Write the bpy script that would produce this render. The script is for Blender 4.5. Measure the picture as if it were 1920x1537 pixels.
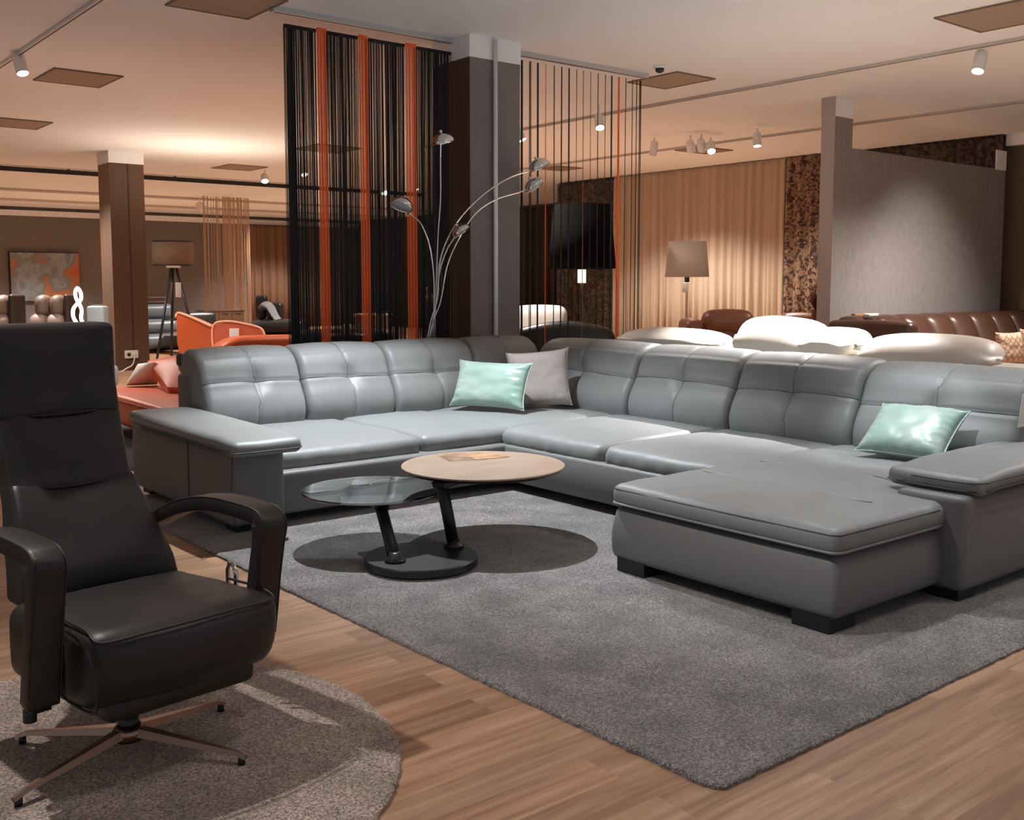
import bpy, bmesh, math, random
from mathutils import Vector, Matrix, noise
random.seed(7)
S = bpy.context.scene
for o in list(bpy.data.objects): bpy.data.objects.remove(o)
COL = S.collection

# ---------------------------------------------------------------- camera
H = 1.42; FPX = 1935.0; CYP = 708.0; HD = 0.892; PT = math.atan((708 - 530.3) / FPX)
cam = bpy.data.cameras.new('camera'); co = bpy.data.objects.new('camera', cam); COL.objects.link(co)
co.location = (0, 0, H); co.rotation_euler = (math.pi/2 - PT, 0, HD - math.pi/2)
cam.sensor_width = 36; cam.lens = FPX / 1920 * 36; cam.shift_y = -(768.5 - CYP) / 1920
cam.clip_end = 200
S.camera = co
vF = Vector((math.cos(HD)*math.cos(PT), math.sin(HD)*math.cos(PT), -math.sin(PT)))
vR = Vector((math.sin(HD), -math.cos(HD), 0)); vU = vR.cross(vF)
CO = Vector((0, 0, H))
def ray(x, y): return vF + vR*((x-960)/FPX) - vU*((y-CYP)/FPX)      # used only to measure where things stand
def at_z(x, y, z): r = ray(x, y); return CO + r*((z-H)/r.z)
def at_X(x, y, X): r = ray(x, y); return CO + r*(X/r.x)
def at_Y(x, y, Y): r = ray(x, y); return CO + r*(Y/r.y)
def at_d(x, y, D): return CO + ray(x, y)*D

# ---------------------------------------------------------------- exposure, world
S.view_settings.view_transform = 'Standard'; S.view_settings.look = 'None'
S.view_settings.gamma = 1; S.view_settings.use_curve_mapping = False
S.view_settings.exposure = 0.0
W = bpy.data.worlds.new('world'); S.world = W; W.use_nodes = True
W.node_tree.nodes['Background'].inputs[0].default_value = (0.85, 0.87, 0.92, 1)
W.node_tree.nodes['Background'].inputs[1].default_value = 0.35

CH = 3.52
def light(kind, name, loc, energy, color, target=None, size=0.06, angle=80, blend=.6, parent=None, shape=None, sy=None):
    l = bpy.data.lights.new(name, kind); l.energy = energy; l.color = color
    if kind == 'SPOT': l.spot_size = math.radians(angle); l.spot_blend = blend; l.shadow_soft_size = size
    elif kind == 'POINT': l.shadow_soft_size = size
    elif kind == 'AREA':
        l.size = size
        if shape: l.shape = shape; l.size_y = sy
    o = bpy.data.objects.new(name, l); COL.objects.link(o); o.location = loc
    if target is not None:
        o.rotation_euler = (Vector(target)-Vector(loc)).to_track_quat('-Z', 'Y').to_euler()
    return o
WARM = (1.0, 0.92, 0.84); NEU = (1.0, 0.955, 0.92); COOL = (0.92, 0.97, 1.0)
# spots over the sofa group (unseen above the frame; some added for fill and bounce)
light('SPOT', 'spot_light', (3.55, 5.85, 3.38), 940, COOL, (3.70, 5.35, .3), .03, 78, .75)
light('SPOT', 'spot_light', (5.05, 3.45, 3.38), 235, COOL, (4.85, 2.1, .2), .05, 80, 1)
light('SPOT', 'spot_light', (4.1, 3.3, 3.38), 330, COOL, (5.22, 3.12, .6), .04, 24, .8)  # narrow spot added to brighten the mint pillow on the chaise
light('SPOT', 'spot_light', (0.3, 4.2, 3.38), 300, NEU, (1.0, 2.8, .2), .04, 70, .9)
light('SPOT', 'spot_light', (5.6, 1.2, 3.38), 130, NEU, (5.2, .9, 0), .08, 80, 1)  # added to light the open floor at the right
light('SPOT', 'spot_light', (1.9, 1.6, 3.38), 80, NEU, (1.9, 1.2, 0), .08, 95, 1)
light('SPOT', 'spot_light', (9.6, 2.0, 3.38), 950, NEU, (9.8, 1.6, 0), .08, 100, 1)  # unseen spot added so the floor bounces light to the ceiling
light('SPOT', 'spot_light', (-3.2, 6.5, 3.38), 90, WARM, (-3.2, 6.5, 0), .08, 110, 1)  # added out of view at the left for light bounced off the floor
light('SPOT', 'spot_light', (1.0, 10.5, 3.38), 170, WARM, (1.0, 10.5, 0), .08, 120, 1)
# warm spots deeper in the showroom
for (x, y, e, c) in ((3.6, 10.9, 480, WARM), (7.3, 9.6, 650, WARM), (10.8, 5.0, 900, WARM), (8.6, 13.0, 1000, WARM), (3.2, 14.0, 780, WARM),
                     (12.6, 12.2, 1600, WARM), (9.3, 19.0, 1500, WARM), (12.0, 24.0, 1900, WARM), (7.5, 27.5, 2100, WARM), (12.9, 9.3, 700, WARM), (4, 22, 1500, WARM), (14.5, 28.5, 1300, WARM)):
    light('SPOT', 'spot_light', (x, y, 3.38), e, c, (x+.1, y+.1, 0), .06, 125, 1)
light('SPOT', 'spot_light', (7.6, 5.2, 3.36), 2300, NEU, (6.8, 4.9, .9), .05, 60, .8)
light('SPOT', 'spot_light', (8.6, 2.6, 3.36), 380, NEU, (7.4, 3.2, .9), .05, 80, .8)
light('SPOT', 'spot_light', (1.2, 3.6, 3.38), 260, NEU, (3.5, 2.9, .2), .05, 30, .8)
light('SPOT', 'spot_light', (11.5, 4.6, 3.36), 400, WARM, (12.2, 7.0, .75), .12, 66, 1)
light('SPOT', 'spot_light', (3.62, 18.0, 3.1), 300, WARM, (5.6, 16.8, 1.2), .06, 60, .9)
light('SPOT', 'uplight', (4.4, .2, 2.2), 110, (1, .97, .95), (4.6, 1.2, 3.5), .3, 165, 1)  # added out of view to brighten the near ceiling, no lamp stands there
light('SPOT', 'uplight', (6.5, 15.6, 1.75), 160, (1, .80, .62), (6.45, 15.5, 3.5), .25, 150, 1)

# ---------------------------------------------------------------- materials
def lin(c):
    if isinstance(c, str):
        c = [int(c[i:i+2], 16)/255 for i in (0, 2, 4)]
        c = [(v/12.92 if v <= .04045 else ((v+.055)/1.055)**2.4) for v in c]
    return (c[0], c[1], c[2], 1)
MC = {}
def mat(name, col, rough=.5, metal=0, bump=0, bscale=200, var=None, vscale=8, emit=0, trans=0, alpha=1, sheen=0, coat=0, spec=None, stretch=None):
    if name in MC: return MC[name]
    m = bpy.data.materials.new(name); m.use_nodes = True; nt = m.node_tree; b = nt.nodes['Principled BSDF']
    b.inputs['Base Color'].default_value = lin(col); b.inputs['Roughness'].default_value = rough; b.inputs['Metallic'].default_value = metal
    if spec is not None: b.inputs['Specular IOR Level'].default_value = spec
    if sheen: b.inputs['Sheen Weight'].default_value = sheen
    if coat: b.inputs['Coat Weight'].default_value = coat; b.inputs['Coat Roughness'].default_value = .1
    if emit: b.inputs['Emission Color'].default_value = lin(col); b.inputs['Emission Strength'].default_value = emit
    if trans: b.inputs['Transmission Weight'].default_value = trans
    if alpha < 1: b.inputs['Alpha'].default_value = alpha
    tc = nt.nodes.new('ShaderNodeTexCoord'); mp = nt.nodes.new('ShaderNodeMapping'); nt.links.new(tc.outputs['Object'], mp.inputs[0])
    if stretch: mp.inputs['Scale'].default_value = stretch
    if bump:
        n = nt.nodes.new('ShaderNodeTexNoise'); n.inputs['Scale'].default_value = bscale; n.inputs['Detail'].default_value = 3
        bp = nt.nodes.new('ShaderNodeBump'); bp.inputs['Strength'].default_value = bump; bp.inputs['Distance'].default_value = .002
        nt.links.new(mp.outputs[0], n.inputs[0]); nt.links.new(n.outputs[0], bp.inputs['Height']); nt.links.new(bp.outputs[0], b.inputs['Normal'])
    if var:
        n = nt.nodes.new('ShaderNodeTexNoise'); n.inputs['Scale'].default_value = vscale; n.inputs['Detail'].default_value = 4
        cr = nt.nodes.new('ShaderNodeValToRGB'); cr.color_ramp.elements[0].position = .3; cr.color_ramp.elements[1].position = .7
        cr.color_ramp.elements[0].color = lin(col); cr.color_ramp.elements[1].color = lin(var)
        nt.links.new(mp.outputs[0], n.inputs[0]); nt.links.new(n.outputs[0], cr.inputs[0]); nt.links.new(cr.outputs[0], b.inputs['Base Color'])
    MC[name] = m; return m
def leather(name, col, rough=.42, var=None): return mat(name, col, rough, bump=.25, bscale=420, var=var, vscale=3)

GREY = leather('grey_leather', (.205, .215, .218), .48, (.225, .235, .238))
GSEAM = mat('grey_seam', (.05, .055, .057), .6)
DARKL = leather('dark_brown_leather', (.017, .0142, .0135), .44)
DSEAM = mat('dark_seam', (.015, .012, .01), .5)
CHROME = mat('chrome', (.80, .80, .80), .10, 1)
BLACK = mat('black_metal', (.012, .012, .013), .38)
BLKPL = mat('black_plastic', (.01, .01, .01), .5)
WHITE = mat('white_paint', (.84, .86, .88), .5)
WHMET = mat('white_metal', (.78, .79, .80), .4)
ORANGE = leather('orange_leather', (.44, .072, .018), .42)
CREAM = leather('cream_leather', (.62, .55, .48), .45)
BROWNL = leather('brown_leather', (.16, .05, .022), .40)
UMBER = leather('umber_leather', (.060, .028, .018), .33)
TAUPEL = leather('taupe_leather', (.20, .135, .10), .45)
PAPER = mat('paper', (.75, .73, .70), .6)

def rugmat(name, c1, c2, c3, sc=170):
    m = bpy.data.materials.new(name); m.use_nodes = True; nt = m.node_tree; b = nt.nodes['Principled BSDF']; N = nt.nodes.new; L = nt.links.new
    b.inputs['Roughness'].default_value = 1; b.inputs['Specular IOR Level'].default_value = .1; b.inputs['Sheen Weight'].default_value = .35
    tc = N('ShaderNodeTexCoord'); n1 = N('ShaderNodeTexNoise'); n1.inputs['Scale'].default_value = sc; n1.inputs['Detail'].default_value = 3; n1.inputs['Roughness'].default_value = .8
    n2 = N('ShaderNodeTexNoise'); n2.inputs['Scale'].default_value = 4.5; n2.inputs['Detail'].default_value = 5
    cr = N('ShaderNodeValToRGB'); e = cr.color_ramp.elements; e[0].position = .38; e[0].color = lin(c1); e[1].position = .62; e[1].color = lin(c3)
    x = e.new(.5); x.color = lin(c2)
    mx = N('ShaderNodeMix'); mx.data_type = 'RGBA'; mx.blend_type = 'MULTIPLY'; mx.inputs[0].default_value = .8
    c2n = N('ShaderNodeValToRGB'); f = c2n.color_ramp.elements; f[0].position = .36; f[0].color = (.66, .66, .66, 1); f[1].position = .62; f[1].color = (1.16, 1.16, 1.16, 1)
    L(tc.outputs['Object'], n1.inputs[0]); L(tc.outputs['Object'], n2.inputs[0]); L(n1.outputs[0], cr.inputs[0]); L(n2.outputs[0], c2n.inputs[0])
    L(cr.outputs[0], mx.inputs[6]); L(c2n.outputs[0], mx.inputs[7]); L(mx.outputs[2], b.inputs['Base Color'])
    bp = N('ShaderNodeBump'); bp.inputs['Strength'].default_value = 1; bp.inputs['Distance'].default_value = .006
    L(n1.outputs[0], bp.inputs['Height']); L(bp.outputs[0], b.inputs['Normal'])
    return m
RUG = rugmat('grey_pile', (.050, .045, .043), (.175, .160, .155), (.42, .393, .385), 150)
RUG2 = rugmat('brown_pile', (.08, .062, .053), (.38, .29, .235), (.75, .58, .48), 150)
RUG3 = rugmat('black_pile', (.008, .008, .01), (.018, .018, .022), (.04, .04, .045))

def floormat():
    m = bpy.data.materials.new('wood_floor'); m.use_nodes = True; nt = m.node_tree; b = nt.nodes['Principled BSDF']; N = nt.nodes.new; L = nt.links.new
    tc = N('ShaderNodeTexCoord')
    br = N('ShaderNodeTexBrick'); br.inputs['Scale'].default_value = 1; br.inputs['Brick Width'].default_value = 1.25; br.inputs['Row Height'].default_value = .145
    br.inputs['Mortar Size'].default_value = .0008; br.offset = .37; br.inputs['Bias'].default_value = 0
    br.inputs['Color1'].default_value = (0, 0, 0, 1); br.inputs['Color2'].default_value = (1, 1, 1, 1); br.inputs['Mortar'].default_value = (.3, .3, .3, 1)
    L(tc.outputs['Object'], br.inputs[0])
    mp = N('ShaderNodeMapping'); mp.inputs['Scale'].default_value = (1.3, 22, 1); L(tc.outputs['Object'], mp.inputs[0])
    ad = N('ShaderNodeVectorMath'); ad.operation = 'ADD'; sc = N('ShaderNodeVectorMath'); sc.operation = 'SCALE'; sc.inputs[3].default_value = 7
    L(br.outputs[0], sc.inputs[0]); L(mp.outputs[0], ad.inputs[0]); L(sc.outputs[0], ad.inputs[1])
    n = N('ShaderNodeTexNoise'); n.inputs['Scale'].default_value = 1.2; n.inputs['Detail'].default_value = 7; n.inputs['Roughness'].default_value = .62; n.inputs['Distortion'].default_value = .25
    L(ad.outputs[0], n.inputs[0])
    cr = N('ShaderNodeValToRGB'); e = cr.color_ramp.elements
    e[0].position = .30; e[0].color = lin((.22, .118, .072)); e[1].position = .74; e[1].color = lin((.49, .315, .205))
    x = e.new(.47); x.color = lin((.34, .193, .114))
    L(n.outputs[0], cr.inputs[0])
    mx = N('ShaderNodeMix'); mx.data_type = 'RGBA'; mx.blend_type = 'MULTIPLY'; mx.inputs[0].default_value = 1
    c2 = N('ShaderNodeValToRGB'); c2.color_ramp.elements[0].color = (.80, .78, .76, 1); c2.color_ramp.elements[1].color = (1.2, 1.2, 1.2, 1)
    L(br.outputs[0], c2.inputs[0]); L(cr.outputs[0], mx.inputs[6]); L(c2.outputs[0], mx.inputs[7]); L(mx.outputs[2], b.inputs['Base Color'])
    b.inputs['Roughness'].default_value = .38
    bp = N('ShaderNodeBump'); bp.inputs['Strength'].default_value = .15; bp.inputs['Distance'].default_value = .003; L(n.outputs[0], bp.inputs['Height']); L(bp.outputs[0], b.inputs['Normal'])
    return m

# ---------------------------------------------------------------- mesh helpers
def link(name, vs, fs, m, parent=None, smooth=True, recalc=True):
    me = bpy.data.meshes.new(name); me.from_pydata([tuple(v) for v in vs], [], fs)
    if recalc:
        bm = bmesh.new(); bm.from_mesh(me); bmesh.ops.remove_doubles(bm, verts=bm.verts, dist=1e-5); bmesh.ops.recalc_face_normals(bm, faces=bm.faces); bm.to_mesh(me); bm.free()
    if m:
        for k in (m if isinstance(m, (list, tuple)) else [m]): me.materials.append(k)
    if smooth:
        for p in me.polygons: p.use_smooth = True
    o = bpy.data.objects.new(name, me); COL.objects.link(o)
    if parent is not None:
        o.parent = parent
        if parent.get('_world'): o.matrix_parent_inverse = Matrix.Translation(parent.location).inverted()
        if parent.type == 'MESH': o.matrix_parent_inverse = Matrix.Identity(4)
    return o
def tag(o, label=None, cat=None, group=None, kind=None):
    if label: o['label'] = label
    if cat: o['category'] = cat
    if group: o['group'] = group
    if kind: o['kind'] = kind
    return o
def thing(name, label, cat, loc=(0, 0, 0), group=None, rot=None):
    """an Empty at the base; parts are built in world coordinates unless rot is given (then in local ones)"""
    o = bpy.data.objects.new(name, None); COL.objects.link(o); o.location = loc; o.empty_display_size = .1
    if rot is None: o['_world'] = 1
    else: o.rotation_euler = (0, 0, rot)
    return tag(o, label, cat, group)
def merge(*parts):
    V = []; Fc = []
    for vs, fs in parts:
        k = len(V); V += [Vector(v) for v in vs]; Fc += [tuple(i+k for i in f) for f in fs]
    return V, Fc
def bx(x0, x1, y0, y1, z0, z1):
    v = [Vector((x, y, z)) for x in (x0, x1) for y in (y0, y1) for z in (z0, z1)]
    return v, [(0, 1, 3, 2), (4, 6, 7, 5), (0, 4, 5, 1), (2, 3, 7, 6), (0, 2, 6, 4), (1, 5, 7, 3)]
def axis(h, r, cell):
    a = [-h, -h+.12*r, -h+.3*r, -h+.6*r]; n = max(1, int(math.ceil((2*h-2*r)/cell)))
    a += [-h+r+(2*h-2*r)*i/n for i in range(n+1)] + [h-.6*r, h-.3*r, h-.12*r, h]
    return a
def soft(x0, x1, y0, y1, z0, z1, r=.04, cell=.1, puff=(0, 0, 0), fn=None, nz=0, nscale=6):
    """rounded upholstered block; puff bulges the faces, fn bends points, nz adds soft wrinkles"""
    c = Vector(((x0+x1)/2, (y0+y1)/2, (z0+z1)/2)); h = [abs(x1-x0)/2, abs(y1-y0)/2, abs(z1-z0)/2]
    rr = min(r, min(h)*.98)
    A = [axis(h[i], rr, cell) for i in range(3)]; n = [len(a) for a in A]; idx = {}; V = []
    def vid(i, j, k):
        key = (i, j, k)
        if key in idx: return idx[key]
        p = [A[0][i], A[1][j], A[2][k]]
        q = [max(-(h[t]-rr), min(h[t]-rr, p[t])) for t in range(3)]
        d = Vector([p[t]-q[t] for t in range(3)])
        if d.length > 1e-9: d = d.normalized()*rr
        P = [q[t]+d[t] for t in range(3)]; u = [P[t]/h[t] for t in range(3)]
        for t in range(3):
            a, b = (t+1) % 3, (t+2) % 3
            P[t] += puff[t]*u[t]*max(0, 1-u[a]**2)*max(0, 1-u[b]**2)
        w = Vector(P)+c
        if nz:
            w += Vector((0, 0, 1))*nz*noise.noise(w*nscale) + Vector((1, 1, 0))*nz*.6*noise.noise(w*nscale+Vector((9, 3, 1)))
        if fn: w = fn(w, u)
        idx[key] = len(V); V.append(w); return idx[key]
    Fc = []
    for (a, b, cc) in ((0, 1, 2), (1, 2, 0), (0, 2, 1)):
        for side in (0, n[cc]-1):
            for i in range(n[a]-1):
                for j in range(n[b]-1):
                    q = []
                    for (di, dj) in ((0, 0), (1, 0), (1, 1), (0, 1)):
                        k = [0, 0, 0]; k[a] = i+di; k[b] = j+dj; k[cc] = side; q.append(vid(*k))
                    Fc.append(tuple(q))
    return V, Fc
def loft(rings, cap=True):
    V = []; Fc = []; n = len(rings[0])
    for R in rings: V += [Vector(p) for p in R]
    for i in range(len(rings)-1):
        for j in range(n):
            k = (j+1) % n; Fc.append((i*n+j, i*n+k, (i+1)*n+k, (i+1)*n+j))
    if cap:
        for base in (0, (len(rings)-1)*n):
            c = sum((V[base+j] for j in range(n)), Vector())/n; ci = len(V); V.append(c)
            for j in range(n): Fc.append((base+j, base+(j+1) % n, ci))
    return V, Fc
def tube(pts, r, n=8, closed=False):
    pts = [Vector(p) for p in pts]; R = []; m = len(pts); prev = None
    for i, p in enumerate(pts):
        a = pts[(i-1) % m] if (closed or i) else p; b = pts[(i+1) % m] if (closed or i < m-1) else p
        t = (b-a).normalized()
        if prev is None:
            s = t.cross(Vector((0, 0, 1)));
            if s.length < .05: s = t.cross(Vector((1, 0, 0)))
        else: s = prev - t*prev.dot(t)
        s.normalize(); prev = s; w = t.cross(s)
        rad = r[i] if isinstance(r, (list, tuple)) else r
        R.append([p + s*(math.cos(2*math.pi*k/n)*rad) + w*(math.sin(2*math.pi*k/n)*rad) for k in range(n)])
    if closed:
        V = [v for q in R for v in q]; Fc = []
        for i in range(m):
            for j in range(n): Fc.append((i*n+j, i*n+(j+1) % n, ((i+1) % m)*n+(j+1) % n, ((i+1) % m)*n+j))
        return V, Fc
    return loft(R)
def cat(pts, k=8, closed=False):
    pts = [Vector(p) for p in pts]; n = len(pts); out = []
    for i in range(n if closed else n-1):
        g = lambda j: pts[j % n] if closed else pts[max(0, min(n-1, j))]
        a, b, c, d = g(i-1), g(i), g(i+1), g(i+2)
        for s in range(k):
            t = s/k; out.append(.5*((2*b)+(c-a)*t+(2*a-5*b+4*c-d)*t*t+(3*b-a-3*c+d)*t**3))
    if not closed: out.append(pts[-1])
    return out
def lathe(prof, c=(0, 0, 0), n=32, ax=None, cap=True):
    """prof: (radius, height) pairs, spun about ax (default z) through c"""
    c = Vector(c); ax = Vector(ax or (0, 0, 1)).normalized()
    s = ax.orthogonal().normalized(); w = ax.cross(s)
    return loft([[c+ax*h+s*(r*math.cos(2*math.pi*k/n))+w*(r*math.sin(2*math.pi*k/n)) for k in range(n)] for r, h in prof], cap)
def cyl(a, b, r0, r1=None, n=16):
    a, b = Vector(a), Vector(b); return lathe([(r0, 0), (r0 if r1 is None else r1, (b-a).length)], a, n, (b-a))
def shade_flat_angle(o, ang=.6):
    me = o.data
    bm = bmesh.new(); bm.from_mesh(me)
    for e in bm.edges:
        if len(e.link_faces) == 2 and e.calc_face_angle(0) > ang: e.smooth = False
    bm.to_mesh(me); bm.free(); return o
def hard(name, geo, m, parent=None): return shade_flat_angle(link(name, *geo, m, parent))
def box(name, x0, x1, y0, y1, z0, z1, m, parent=None, bev=0):
    if bev: return hard(name, soft(x0, x1, y0, y1, z0, z1, bev, 9), m, parent)
    return link(name, *bx(x0, x1, y0, y1, z0, z1), m, parent, smooth=False)
def struct(o): o['kind'] = 'structure'; return o
def copy_tree(o, parent=None):
    c = o.copy(); COL.objects.link(c); c.parent = parent
    for ch in list(o.children): copy_tree(ch, c)
    return c

# ================================================================ room
struct(link('floor', *bx(-6, 22, -4, 34, -.1, 0), floormat(), smooth=False))
CEIL = mat('ceiling_paint', (.84, .855, .87), .9)
struct(link('ceiling', *bx(-6, 22, -4, 34, CH, CH+.1), CEIL, smooth=False))
WBROWN = mat('brown_wallpaper', (.115, .080, .062), .85, bump=.4, bscale=60, var=(.135, .095, .073), vscale=30)
WFAR = mat('far_wallpaper', (.165, .145, .135), .85, var=(.18, .16, .148), vscale=10)
WGREY = mat('grey_wallpaper', (.21, .185, .18), .8, bump=.5, bscale=50, var=(.255, .225, .215), vscale=22, stretch=(1, 1, .35))
struct(link('wall_back', *bx(-6, 18.4, 31.0, 31.2, 0, CH), WFAR, smooth=False))
struct(link('wall_right', *bx(18.2, 18.4, 16.7, 31.0, 0, CH), WBROWN, smooth=False))
struct(link('wall_right_return', *bx(14.8, 18.4, 16.6, 16.8, 0, CH), WBROWN, smooth=False))
struct(link('wall_right_near', *bx(14.95, 15.15, -4, 16.7, 0, CH), WBROWN, smooth=False))
struct(link('wall_left', *bx(-6.2, -6.0, 12, 31.2, 0, CH), WFAR, smooth=False))
# cornices
struct(link('trim_1', *bx(-6, 18.2, 30.88, 31.0, CH-.25, CH-.1), WHITE, smooth=False))
struct(link('trim_2', *bx(14.83, 14.95, -4, 7.2, CH-.16, CH), WHITE, smooth=False))

# columns
COLWOOD = mat('column_wallpaper', (.125, .066, .040), .7, var=(.085, .045, .028), vscale=6, stretch=(14, 14, .25))
COLGREY = mat('column_wallpaper_grey', (.16, .145, .145), .8, var=(.185, .17, .17), vscale=5, bump=.3, bscale=80)
def column(x0, x1, y0, y1, m, label, mside=None):
    t = thing('column', label, 'column', ((x0+x1)/2, (y0+y1)/2, 0))
    me = link('shaft', *bx(x0, x1, y0, y1, 0, CH-.19), [m, mside or m], t, smooth=False)
    for p in me.data.polygons:
        if abs(p.normal.x) > .5: p.material_index = 1
    link('capital', *bx(x0-.005, x1+.005, y0-.005, y1+.005, CH-.19, CH-.001), WHITE, t, smooth=False)
    return t
c1 = column(5.34, 5.89, 7.19, 7.74, COLGREY, 'grey papered square column behind the sofa corner, with a white pipe on it', COLWOOD)
px = at_Y(930, 300, 7.15).x
link('pipe', *cyl((px, 7.155, .05), (px, 7.155, CH-.02), .019), WHMET, c1)
hard('switch_plate', soft(5.325, 5.341, 7.60, 7.70, 1.32, 1.66, .004, 9), PAPER, c1)
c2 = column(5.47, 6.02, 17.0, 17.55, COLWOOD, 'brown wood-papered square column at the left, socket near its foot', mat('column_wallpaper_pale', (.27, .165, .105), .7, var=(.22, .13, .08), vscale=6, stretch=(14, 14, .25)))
# seam strips on the far column
link('seam_strip', *bx(5.755, 5.775, 16.992, 17.0, 0, CH-.19), mat('seam', (.05, .025, .015), .6), c2, smooth=False)
sk = thing('wall_socket', 'cream double wall socket low on the brown left column', 'socket', (5.75, 16.98, .3))
p = at_Y(246, 664, 16.99)
hard('plate', soft(p.x-.11, p.x+.11, 16.965, 16.998, p.z-.065, p.z+.065, .01, 9), PAPER, sk)
for dx in (-.045, .045): link('outlet', *cyl((p.x+dx, 16.97, p.z), (p.x+dx, 16.955, p.z), .03, n=12), BLKPL if dx < 0 else PAPER, sk)
pts = [Vector((p.x+.045, 16.95, p.z-.02)), Vector((p.x-.01, 16.9, p.z-.16)), Vector((p.x-.12, 16.88, p.z-.22)), Vector((p.x-.25, 16.86, p.z-.27)), Vector((p.x-.5, 16.8, .02))]
tag(link('power_cord', *tube(cat(pts, 6), .011, 6), PAPER), 'pale power cord running from the socket on the brown column', 'cord')

# partition wall on the right with a full-height end post
pw = thing('partition_wall', 'grey textured partition wall with a tall end post and white capital', 'partition', (12.2, 7.05, 0))
x1p = at_Y(1880, 325, 7.0).x; zt = at_Y(1604, 279, 6.96).z
xp0 = at_Y(1567, 195, 6.96).x; xp1 = at_Y(1600, 200, 6.96).x
o = link('panel', *bx(xp1, x1p, 6.96, 7.14, 0, zt), WGREY, pw, smooth=False)
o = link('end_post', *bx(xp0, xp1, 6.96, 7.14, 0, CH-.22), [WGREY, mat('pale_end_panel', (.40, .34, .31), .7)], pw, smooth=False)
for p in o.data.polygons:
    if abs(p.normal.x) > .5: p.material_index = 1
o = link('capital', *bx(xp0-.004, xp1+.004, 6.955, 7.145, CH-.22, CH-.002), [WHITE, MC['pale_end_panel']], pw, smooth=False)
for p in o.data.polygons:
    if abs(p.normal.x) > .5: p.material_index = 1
link('end_trim', *bx(x1p-.3, x1p-.02, 6.945, 6.96, zt-.01, CH-.3), WHITE, pw, smooth=False)

# ceiling panels
PAN = mat('ceiling_panel_face', (.30, .215, .155), .6); PANF = mat('ceiling_panel_frame', (.17, .12, .09), .6)
def panel(x0, x1, y0, y1, label):
    t = thing('ceiling_panel', label, 'ceiling panel', ((x0+x1)/2, (y0+y1)/2, CH-.012), 'square panels set in the ceiling')
    link('face', *bx(x0+.02, x1-.02, y0+.02, y1-.02, CH-.010, CH-.001), PAN, t, smooth=False)
    link('frame', *merge(bx(x0, x1, y0, y0+.02, CH-.014, CH-.001), bx(x0, x1, y1-.02, y1, CH-.014, CH-.001), bx(x0, x0+.02, y0+.02, y1-.02, CH-.014, CH-.001), bx(x1-.02, x1, y0+.02, y1-.02, CH-.014, CH-.001)), PANF, t, smooth=False)
def pq(pts):
    q = [at_z(a, b, CH) for a, b in pts]; return min(v.x for v in q), max(v.x for v in q), min(v.y for v in q), max(v.y for v in q)
x0, x1, y0, y1 = pq(((65, 149), (189, 161), (232, 142), (96, 129))); panel(x0, x1, y0, y1, 'brown ceiling panel below the left track spotlight')
panel(x0, x1, 7.2, 7.9, 'brown ceiling panel cut by the top edge, left of the curtain rail')
panel(x0+.3, x1+.3, 14.5, 15.3, 'brown ceiling panel cut by the left edge of the view')
x0, x1, y0, y1 = pq(((405, 315), (470, 319), (498, 313), (430, 307))); panel(x0, x1, y0, y1, 'small far ceiling panel right of the brown column')
x0, x1, y0, y1 = pq(((1205, 150), (1245, 165), (1335, 148), (1270, 133))); panel(x0, x1, y0, y1, 'brown ceiling panel at the right end of the short curtain rail')
a = at_z(1755, 31, CH); b = at_z(1837, 59, CH); panel(a.x, b.x, a.y-.72, a.y+.02, 'grey-brown ceiling panel in the top right corner')
x0, x1, y0, y1 = pq(((1265, 281), (1375, 281), (1310, 276), (1330, 285))); panel(x0, x1, y0, y1, 'far ceiling panel behind the cluster of three spots')
a = at_z(1050, 315, CH); panel(a.x-.3, a.x+.3, a.y-.3, a.y+.3, 'far ceiling panel seen between the strings of the right curtain')
a = at_z(615, 278, CH); panel(a.x-.4, a.x+.4, a.y-.4, a.y+.4, 'dark ceiling panel seen through the left string curtain')

# smoke detector
a = at_z(1237, 124, CH)
t = thing('smoke_detector', 'white round smoke detector on the ceiling beside a brown panel', 'smoke detector', (a.x, a.y, CH))
link('base', *lathe([(.0, 0), (.065, 0), (.065, -.02), (.0, -.022)], (a.x, a.y, CH-.001), 24), WHITE, t)
link('sensor', *lathe([(.0, 0), (.045, 0), (.04, -.03), (.02, -.045), (.0, -.045)], (a.x, a.y, CH-.02), 20), BLKPL, t)
# ceiling tracks
def track(label, x0, x1, y0, y1, m=WHMET, h=.03):
    t = thing('lighting_track', label, 'lighting track', ((x0+x1)/2, (y0+y1)/2, CH-h))
    link('rail', *bx(x0, x1, y0, y1, CH-h, CH-.001), m, t, smooth=False)
    if x1-x0 < y1-y0: link('groove', *bx((x0+x1)/2-.006, (x0+x1)/2+.006, y0+.02, y1-.02, CH-h-.002, CH-h+.001), BLKPL, t, smooth=False)
xt = at_z(88, 62, CH).x
track('white ceiling track running over the left, carrying one spotlight', xt-.02, xt+.02, 1.0, 16)
xj = at_z(1635, 120, CH).x
track('white ceiling track crossing the upper right', xj-.02, xj+.02, -1, 13.5, mat('track_paint', (.5, .45, .42), .5))
xk = at_z(1547, 238, CH).x
track('white ceiling track further back, beyond the partition wall', xk-.02, xk+.02, -1, 16.5, MC['track_paint'])
a = at_z(0, 322, CH-.06); b = at_z(825, 362, CH-.06)
t = thing('lighting_track', 'long black track hanging below the far ceiling', 'lighting track', ((a.x+b.x)/2, a.y, CH-.1))
yb = (a.y+b.y)/2
link('rail', *bx(a.x-4, b.x, yb-.03, yb+.03, CH-.10, CH-.02), BLACK, t, smooth=False)
for k in range(7): link('hanger', *bx(a.x-3+k*2, a.x-2.96+k*2, yb-.01, yb+.01, CH-.02, CH-.001), BLACK, t, smooth=False)
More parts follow.
